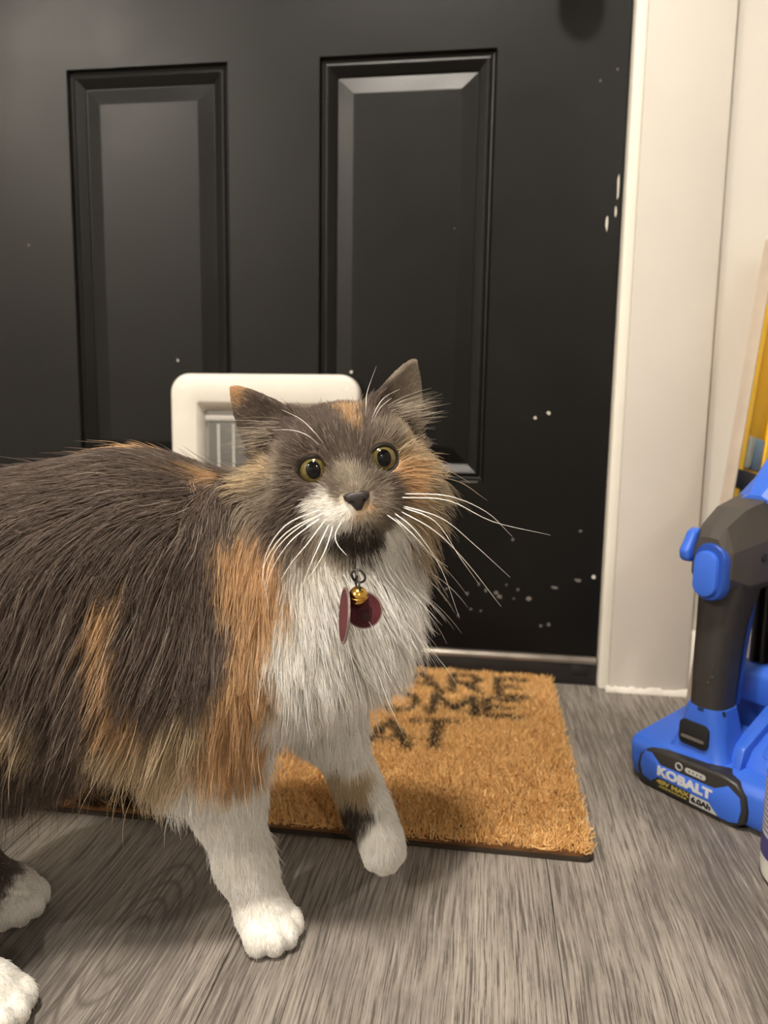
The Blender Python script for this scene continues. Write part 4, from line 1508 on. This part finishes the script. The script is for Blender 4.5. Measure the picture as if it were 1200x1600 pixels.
def coir(N):
    rng = np.random.default_rng(4)
    x = rng.uniform(MX0 + 0.001, MX1 - 0.001, N)
    y = rng.uniform(MY0 + 0.001, MY1 - 0.001, N)
    # fewer where the cat and the frame hide the mat
    kp = (x > -0.42) | (rng.random(N) < 0.3)
    x, y = x[kp], y[kp]
    n = len(x)
    ang = rng.uniform(0, 6.283, n)
    lean = rng.uniform(0.1, 0.9, n) ** 1.2
    h = rng.uniform(0.005, 0.0105, n) * (1 + 0.10 * np.sin(x * 130) * np.sin(y * 110))
    lie = rng.random(n) < 0.10
    lean[lie] = 2.2
    h[lie] *= 0.75
    tt = np.array([0, 0.4, 0.75, 1.0])
    pts = np.empty((n, 4, 3))
    ox, oy = np.cos(ang) * lean * h, np.sin(ang) * lean * h
    bend = rng.normal(size=n) * 0.5
    for k, t in enumerate(tt):
        pts[:, k, 0] = x + ox * t - oy * bend * t * t * 0.5
        pts[:, k, 1] = y + oy * t + ox * bend * t * t * 0.5
        pts[:, k, 2] = 0.0075 + h * (t - 0.18 * t * t * np.minimum(lean, 1.2))
    pts[..., 0] = np.clip(pts[..., 0], MX0 - 0.003, MX1 + 0.003)
    pts[..., 1] = np.clip(pts[..., 1], MY0 - 0.003, MY1 + 0.003)
    base = np.array(srgb(230, 186, 124)[:3])
    pale = np.array(srgb(240, 208, 150)[:3])
    deep = np.array(srgb(206, 154, 92)[:3])
    m = rng.random(n)[:, None]
    col = np.where(m < 0.12, pale, np.where(m < 0.42, deep, base)) * rng.uniform(0.8, 1.15, n)[:, None]
    black_amt = print_black(x, y)
    black_amt = black_amt * np.where(rng.random(n) < 0.10, 0.25, 1.0)
    col = col * (1 - 0.93 * black_amt)[:, None] + 0.93 * black_amt[:, None] * np.array(srgb(40, 36, 34)[:3])
    rad = (rng.uniform(0.00022, 0.00038, n))[:, None] * np.array([1.1, 1, 0.85, 0.35])[None]
    return pts, rad, col
def coir_material():
    t = NT('coir_fibre')
    a = t.n('ShaderNodeAttribute', attribute_name='coat')
    t.l(a.outputs['Color'], t.b.inputs['Base Color'])
    t.set(Roughness=0.7)
    t.b.inputs['Specular IOR Level'].default_value = 0.2
    return t.m
cp, cr, cc_ = coir(120000)
hair_object('coir_pile', cp, cr, cc_, coir_material(), mat_, MI)

# ------------------------------------------------------------------ cordless leaf blower standing on its battery
M_BLUE = simple_mat('blue_plastic', srgb(54, 101, 205), 0.38, noise=0.05, nscale=20)
M_BLUE2 = simple_mat('deep_blue_plastic', srgb(34, 72, 160), 0.4)
M_BLK = simple_mat('black_plastic', srgb(40, 38, 37), 0.45)
M_RUB = simple_mat('black_rubber_grip', srgb(44, 41, 39), 0.62, bump=0.35, nscale=700)
M_HEAD = simple_mat('charcoal_plastic', srgb(66, 61, 57), 0.5)
M_VOID = simple_mat('dark_inside', srgb(10, 10, 12), 0.7)
M_SILV = simple_mat('silver_print', srgb(190, 192, 196), 0.4)
M_YELP = simple_mat('yellow_print', srgb(160, 144, 66), 0.5)
M_GREYL = simple_mat('grey_label', srgb(170, 170, 168), 0.5)
BO = Vector((0.207, 0.695, 0.0))
BU = Vector((0.6712, -0.7413, 0)); BV = Vector((0.7413, 0.6712, 0)); BW = Vector((0, 0, 1))
blower = empty('leaf_blower', tuple(BO))
tag(blower, 'blue and black cordless leaf blower with battery resting on the floor by the casing', 'leaf blower')
BI = Matrix.Translation(-BO)
def B(u, v, w):
    return BO + BU * u + BV * v + BW * w
def side(name, prof, u0, u1, mat, bevel=0.004, parent=None, seg=2):
    """profile in (v, w) swept across u"""
    o = prism(name, prof, lambda p, q, s: B(s, p, q), u0, u1, mat, None, bevel=bevel, seg=seg)
    return adopt(o, parent or blower, BI) if parent is None else adopt(o, parent, Matrix.Identity(4) if parent is not blower else BI)
def front(name, prof, v0, v1, mat, bevel=0.001, parent=None, seg=2):
    """profile in (u, w) swept along v"""
    o = prism(name, prof, lambda p, q, s: B(p, s, q), v0, v1, mat, None, bevel=bevel, seg=seg)
    if parent is None or parent is blower:
        return adopt(o, blower, BI)
    o.parent = parent
    return o
def rings_uv(name, rows, mat, parent=None, n=6):
    """rows: (cu, cv, w, width, depth, corner)"""
    rr3 = [[B(p, q, w) for p, q in rrect(a, b, c, n, cu, cv)] for cu, cv, w, a, b, c in rows]
    o = loft(name, rr3, mat)
    return adopt(o, blower, BI)
# low base around the battery
bm = bmesh.new()
prof_ = [(-0.060, 0.010, 0.037), (-0.052, 0.012, 0.046), (0.058, 0.012, 0.050), (0.085, 0.014, 0.048)]
add_prism(bm, [(0.0, 0.004), (-0.0035, 0.020), (-0.003, 0.040), (0.006, 0.0455), (0.11, 0.058), (0.27, 0.058), (0.275, 0.004)], lambda p, q, s: B(s + (0.006 * (1 - q / 0.05) if s < 0 else 0), p, q), -0.0705, 0.090)
adopt(from_bm('base_housing', bm, M_BLUE, bevel=0.006, seg=3), blower, BI)
# raised shoulder on the right of the neck, with a rib
side('shoulder', [(0.022, 0.046), (0.034, 0.062), (0.10, 0.094), (0.26, 0.110), (0.27, 0.05)], 0.020, 0.084, M_BLUE, 0.005)
side('rib', [(0.014, 0.045), (0.020, 0.066), (0.030, 0.070), (0.12, 0.112), (0.13, 0.105), (0.13, 0.06), (0.03, 0.045)], 0.032, 0.040, M_BLUE, 0.002)
side('rib', [(0.030, 0.060), (0.050, 0.084), (0.12, 0.116), (0.13, 0.105), (0.13, 0.06)], 0.049, 0.090, M_BLUE, 0.003)
# battery
bw0, bw1, bz0, bz1 = -0.0565, 0.0610, 0.0012, 0.0465
outl = [(bw0 + 0.010, bz0), (bw1 - 0.012, bz0), (bw1 - 0.002, bz0 + 0.008), (bw1, bz0 + 0.02), (bw1 - 0.003, bz0 + 0.033), (bw1 - 0.013, bz1 - 0.003), (bw1 - 0.028, bz1),
        (bw0 + 0.028, bz1 - 0.003), (bw0 + 0.012, bz1 - 0.006), (bw0 + 0.003, bz0 + 0.030), (bw0, bz0 + 0.018), (bw0 + 0.002, bz0 + 0.008)]
battery = front('battery', outl, -0.006, 0.075, M_BLK, 0.0035, seg=3)
def bs(s, t):
    return (bw0 + 0.0045 + (bw1 - bw0 - 0.009) * s, bz0 + 0.0035 + (bz1 - bz0 - 0.0085) * t)
BM_I = Matrix.Identity(4)
front('battery_face', [bs(*p) for p in ((0.02, 0.72), (0.05, 0.88), (0.12, 0.90), (0.21, 0.66), (0.74, 0.70), (0.86, 0.92), (0.97, 0.74), (0.99, 0.45), (0.97, 0.10), (0.90, 0.02), (0.80, 0.02), (0.70, 0.28), (0.20, 0.30), (0.13, 0.10), (0.04, 0.18), (0.01, 0.45))], -0.0072, -0.0055, M_BLUE, 0.0005, battery)
front('capacity_label', [bs(*p) for p in ((0.53, 0.03), (0.53, 0.27), (0.70, 0.27), (0.79, 0.03))], -0.0071, -0.0058, M_GREYL, 0.0, battery)
def fM(s, t, dv=-0.0073):
    p = bs(s, t)
    M = Matrix.Identity(4)
    for i in range(3):
        M[i][0], M[i][1], M[i][2] = BU[i], BW[i], -BV[i]
    M.translation = B(p[0], dv, p[1])
    return M
text_mesh('lettering', 'KOBALT', 0.0125, M_SILV, battery, fM(0.46, 0.49), 0.0003, 0.0007, 1.22)
text_mesh('lettering', '40V MAX', 0.0058, M_YELP, battery, fM(0.35, 0.185, -0.0062), 0.0003, 0.0003, 1.5)
text_mesh('lettering', '6.0Ah', 0.0070, M_VOID, battery, fM(0.635, 0.145, -0.0072), 0.0002, 0.0004, 1.2)
for k in range(9):
    front('fine_print', [bs(0.22 + 0.031 * k + a, b) for a, b in ((0, 0.04), (0.022, 0.04), (0.022, 0.085), (0, 0.085))], -0.0063, -0.006, M_YELP, 0.0, battery)
front('charge_gauge', rrect(0.0215, 0.0052, 0.0025, 4, *bs(0.56, 0.845)), -0.0066, -0.0055, M_GREYL, 0.0, battery)
for k in range(4):
    front('gauge_mark', rrect(0.0016, 0.0016, 0.0007, 2, *bs(0.505 + 0.037 * k, 0.845)), -0.0068, -0.0064, M_VOID, 0.0, battery)
gb = bs(0.40, 0.845)
pr = [B(gb[0] + 0.0034 * math.cos(a * 0.314159), -0.0063, gb[1] + 0.0034 * math.sin(a * 0.314159)) for a in range(21)]
tube('gauge_button', pr, 0.0007, M_GREYL, battery, 6)
# neck with the latch recess
rings_uv('neck', [(-0.003, 0.040, 0.040, 0.070, 0.068, 0.012), (-0.003, 0.037, 0.050, 0.058, 0.054, 0.012), (-0.002, 0.033, 0.066, 0.048, 0.046, 0.012), (-0.001, 0.030, 0.088, 0.042, 0.042, 0.014), (0, 0.029, 0.096, 0.038, 0.040, 0.015)], M_BLUE)
front('latch_recess', rrect(0.031, 0.025, 0.006, 4, -0.005, 0.0665), 0.0075, 0.014, M_VOID, 0.001)
bm = bmesh.new()
add_prism(bm, rrect(0.024, 0.0028, 0.001, 2, -0.005, 0.0625), lambda p, q, s: B(p, s, q), 0.0062, 0.009)
adopt(from_bm('latch_bar', bm, simple_mat('grey_latch', srgb(96, 90, 84), 0.5)), blower, BI)
adopt(lathe('screw_hole', [(0, 0), (0.0032, 0), (0.0032, 0.0015), (0, 0.0016)], M_VOID, None, n=16, axis=BU * 0.7 - BV * 0.7, loc=B(0.0165, 0.018, 0.0925)), blower, BI)
# handle
rings_uv('handle', [(0, 0.029, 0.092, 0.0345, 0.040, 0.014), (0, 0.029, 0.105, 0.0345, 0.040, 0.014), (0.0005, 0.029, 0.140, 0.0355, 0.043, 0.015), (0.0015, 0.031, 0.175, 0.0375, 0.047, 0.016), (0.003, 0.036, 0.205, 0.040, 0.058, 0.016), (0.004, 0.040, 0.228, 0.043, 0.066, 0.016)], M_RUB)
side('handle_strip', [(0.046, 0.094), (0.053, 0.15), (0.062, 0.20), (0.070, 0.20), (0.060, 0.15), (0.054, 0.094)], -0.010, 0.014, M_BLUE2, 0.002)
for i in range(7):
    for j in range(3):
        adopt(lathe('grip_bump', [(0, -0.0006), (0.0024, -0.0006), (0.0012, 0.0006), (0, 0.0007)], M_RUB, None, n=4, axis=-BV + BU * 0.15 * (j - 1), loc=B(-0.006 + 0.006 * j + 0.003 * (i % 2), 0.0085 + 0.0002 * i, 0.122 + 0.0062 * i)), blower, BI)
adopt(lathe('screw_hole', [(0, 0), (0.0036, 0), (0.0036, 0.0012), (0, 0.0013)], M_VOID, None, n=16, axis=BU * 0.92 - BV * 0.35, loc=B(0.0172, 0.022, 0.152)), blower, BI)
# head above the handle: faceted
rows = [  # v, bottom, top, half width
    (-0.004, 0.228, 0.262, 0.015), (0.004, 0.218, 0.273, 0.020), (0.030, 0.210, 0.288, 0.0235), (0.070, 0.212, 0.297, 0.026), (0.130, 0.222, 0.302, 0.028), (0.200, 0.230, 0.300, 0.028)]
rr4 = []
for v, lo, hi, hw in rows:
    cu = 0.003
    mid = lo + (hi - lo) * 0.58
    rr4.append([B(cu + x * hw, v, z) for x, z in ((-0.75, lo), (0.75, lo), (1, lo + 0.008), (1, mid), (0.62, hi), (0.02, hi + 0.001), (-0.02, hi + 0.001), (-0.62, hi), (-1, mid), (-1, lo + 0.008))])
o = loft('head_housing', rr4, M_HEAD, smooth=False)
adopt(o, blower, BI)
adopt(lathe('screw_hole', [(0, 0), (0.0042, 0), (0.0042, 0.0012), (0, 0.0013)], M_VOID, None, n=16, axis=BU, loc=B(0.0272, 0.048, 0.243)), blower, BI)
# blue trigger pad in its ring, and the cruise lever beside it
def pad(name, cu, cw, a, b, r, v0, v1, mat, parent=None, top=0.8):
    rr5 = [[B(p, v, q) for p, q in rrect(a * k, b * (1 - (1 - k) * a / b), r * k, 6, cu, cw)] for v, k in ((v0, 1.0), (v1 + 0.002, 1.0), (v1 + 0.0005, 0.93), (v1, top))]
    o = loft(name, rr5, mat)
    if parent is None:
        return adopt(o, blower, BI)
    o.parent = parent
    return o
tr5 = pad('trigger_bezel', 0.0065, 0.231, 0.031, 0.054, 0.0150, 0.004, -0.006, M_BLUE2, top=0.9)
pad('trigger', 0.0045, 0.2295, 0.0235, 0.043, 0.0115, 0.0, -0.0105, M_BLUE)
lev = [(-0.004, 0.266), (0.004, 0.270), (0.010, 0.262), (0.006, 0.250), (0.004, 0.240), (-0.006, 0.237), (-0.013, 0.240), (-0.015, 0.249), (-0.009, 0.257)]
side('cruise_lever', lev, -0.0205, -0.0105, M_BLUE, 0.003, seg=3)
# blue shell above the head and the motor housing behind the handle
rows = [(0.060, 0.292, 0.299, 0.016), (0.080, 0.288, 0.318, 0.028), (0.11, 0.285, 0.342, 0.036), (0.20, 0.28, 0.372, 0.046), (0.27, 0.28, 0.345, 0.040)]
rr4 = [[B(0.008 + x * hw, v, z) for x, z in ((-1, lo), (1, lo), (1, lo + (hi - lo) * 0.25), (0.35, hi), (-0.35, hi), (-1, lo + (hi - lo) * 0.25))] for v, lo, hi, hw in rows]
adopt(loft('top_shell', rr4, M_BLUE, smooth=False), blower, BI)
side('motor_housing', [(0.095, 0.05), (0.095, 0.118), (0.112, 0.122), (0.112, 0.204), (0.098, 0.208), (0.098, 0.235), (0.28, 0.285), (0.285, 0.05)], -0.014, 0.088, M_BLUE2, 0.004)
side('intake_ledge', [(0.088, 0.085), (0.086, 0.116), (0.096, 0.124), (0.12, 0.122), (0.12, 0.085)], -0.016, 0.090, M_BLUE, 0.003)
front('intake', [(-0.008, 0.121), (0.084, 0.121), (0.084, 0.205), (-0.008, 0.205)], 0.110, 0.116, M_VOID, 0.0)
for k in range(9):
    u = -0.004 + 0.0105 * k
    front('fin', [(u - 0.0012, 0.120), (u + 0.0012, 0.120), (u + 0.0012, 0.206), (u - 0.0012, 0.206)], 0.100, 0.113, M_BLK, 0.0)

# ------------------------------------------------------------------ yellow spirit level leaning on the wall
M_YEL = simple_mat('yellow_paint', srgb(226, 176, 30), 0.4, noise=0.04, nscale=40)
M_YELD = simple_mat('yellow_web', srgb(214, 160, 14), 0.45)
M_MILL = simple_mat('milled_edge', srgb(176, 162, 147), 0.5, noise=0.06, nscale=50)
M_BAND2 = simple_mat('black_band', srgb(26, 27, 36), 0.45)
M_VIALB = simple_mat('vial_block', srgb(200, 204, 200), 0.25)
M_VIALL = simple_mat('blue_grey_label', srgb(96, 122, 142), 0.4)
def vial_material():
    t = NT('clear_vial')
    t.set(Base_Color=srgb(214, 216, 196), Roughness=0.08, IOR=1.3)
    t.b.inputs['Transmission Weight'].default_value = 0.7
    return t.m
LV0, LV1 = Vector((0.2410, 0.859, 0.004)), Vector((0.3215, 0.951, 0.583))
LA = (LV1 - LV0).normalized()
LN = Vector((-0.80, -0.60, 0)); LN = (LN - LA * LN.dot(LA)).normalized()      # out of the narrow milled edge
LS = LA.cross(LN) * -1.0                                                         # across the broad face
if LS.x < 0:
    LS = -LS
LB = LN.cross(LA)
if LB.y > 0:
    LB = -LB                                                                     # out of the broad face
LL = (LV1 - LV0).length
level = empty('spirit_level', tuple(LV0))
tag(level, 'yellow spirit level with pale edge leaning on the wall behind the blower', 'spirit level')
LI = Matrix.Translation(-LV0)
LT, LW = 0.0155, 0.060
def Lp(a, w, b):
    """a: along; w: depth from the milled edge; b: along the edge thickness (towards the viewer)"""
    return LV0 + LA * a - LN * w + LB * b
def lvbox(name, a0, a1, w0, w1, b0, b1, mat, bevel=0.0008, parent=None):
    bm = bmesh.new()
    vs = [bm.verts.new(Lp(a, w, b)) for a in (a0, a1) for w in (w0, w1) for b in (b0, b1)]
    for f in ((0, 1, 3, 2), (4, 6, 7, 5), (0, 4, 5, 1), (2, 3, 7, 6), (0, 2, 6, 4), (1, 5, 7, 3)):
        bm.faces.new([vs[i] for i in f])
    return adopt(from_bm(name, bm, mat, bevel=bevel), level, LI)
lvbox('milled_edge', 0, LL, 0, 0.0022, 0, LT, M_MILL, 0.0006)
lvbox('milled_edge', 0, LL, LW - 0.0022, LW, 0, LT, M_MILL, 0.0006)
VA0, VA1 = 0.320, 0.358            # vial window
lvbox('rail', 0, LL, 0.0022, 0.012, 0.0, LT - 0.0006, M_YEL)
lvbox('rail', 0, LL, LW - 0.012, LW - 0.0022, 0.0, LT - 0.0006, M_YEL)
lvbox('web', 0, VA0, 0.012, LW - 0.012, 0.003, LT - 0.004, M_YELD)
lvbox('web', VA1, LL, 0.012, LW - 0.012, 0.003, LT - 0.004, M_YELD)
lvbox('band', VA0 - 0.026, VA0 - 0.004, 0.0021, LW - 0.0021, 0.002, LT + 0.0002, M_BAND2)
lvbox('vial_block', VA0, VA1, 0.028, LW - 0.012, 0.004, LT - 0.003, M_VIALL)
lvbox('cap', LL - 0.002, LL + 0.004, -0.0006, LW + 0.0006, -0.0006, LT + 0.0006, M_VIALB, 0.002)
vc = [Lp(VA0 + (VA1 - VA0) * q, 0.021, LT * 0.62) for q in (0.0, 0.08, 0.2, 0.5, 0.8, 0.92, 1.0)]
adopt(tube('vial', vc, [0.0048, 0.0060, 0.0064, 0.0065, 0.0064, 0.0060, 0.0048], vial_material(), None, 20), level, LI)
def lM(a, w, b):
    M = Matrix.Identity(4)
    for i in range(3):
        M[i][0], M[i][1], M[i][2] = -LN[i], LA[i], LB[i]
    M.translation = Lp(a, w, b)
    return M

# ------------------------------------------------------------------ white bottle at the right edge
M_BOT = simple_mat('white_bottle', srgb(226, 226, 218), 0.35)
M_LAB = simple_mat('bottle_label', srgb(190, 188, 190), 0.45, noise=0.08, nscale=60)
M_PUR = simple_mat('purple_print', srgb(66, 58, 118), 0.45)
bc = Vector((0.2765, 0.580, 0.0))
BR_ = 0.0425
bottle = empty('cleaner_bottle', tuple(bc))
tag(bottle, 'white plastic bottle with a purple-banded label at the right edge', 'bottle')
lathe('bottle_body', [(0.0, 0.0005), (BR_ - 0.006, 0.0005), (BR_ - 0.001, 0.004), (BR_, 0.012), (BR_, 0.17), (BR_ - 0.004, 0.19), (0.022, 0.222), (0.0155, 0.228), (0.0155, 0.238), (0, 0.238)], M_BOT, bottle, n=56)
lathe('cap', [(0.0, 0.232), (0.0185, 0.232), (0.0185, 0.258), (0.016, 0.262), (0, 0.262)], M_PUR, bottle, n=32)
def band(name, z0, z1, mat, dr, parent):
    n = 56
    rings = [[((BR_ + r) * math.cos(2 * math.pi * k / n), (BR_ + r) * math.sin(2 * math.pi * k / n), z) for k in range(n)] for r, z in ((0.0, z0), (dr, z0), (dr, z1), (0.0, z1), (0.0, z0))]
    return loft(name, rings, mat, parent, cap=False)
lab = band('label', 0.022, 0.16, M_LAB, 0.0004, bottle)
band('label_band', 0.022, 0.039, M_PUR, 0.0006, lab)
for k in range(12):
    z = 0.043 + 0.0042 * k
    band('print_line', z, z + 0.0011, M_PUR, 0.0005, lab)
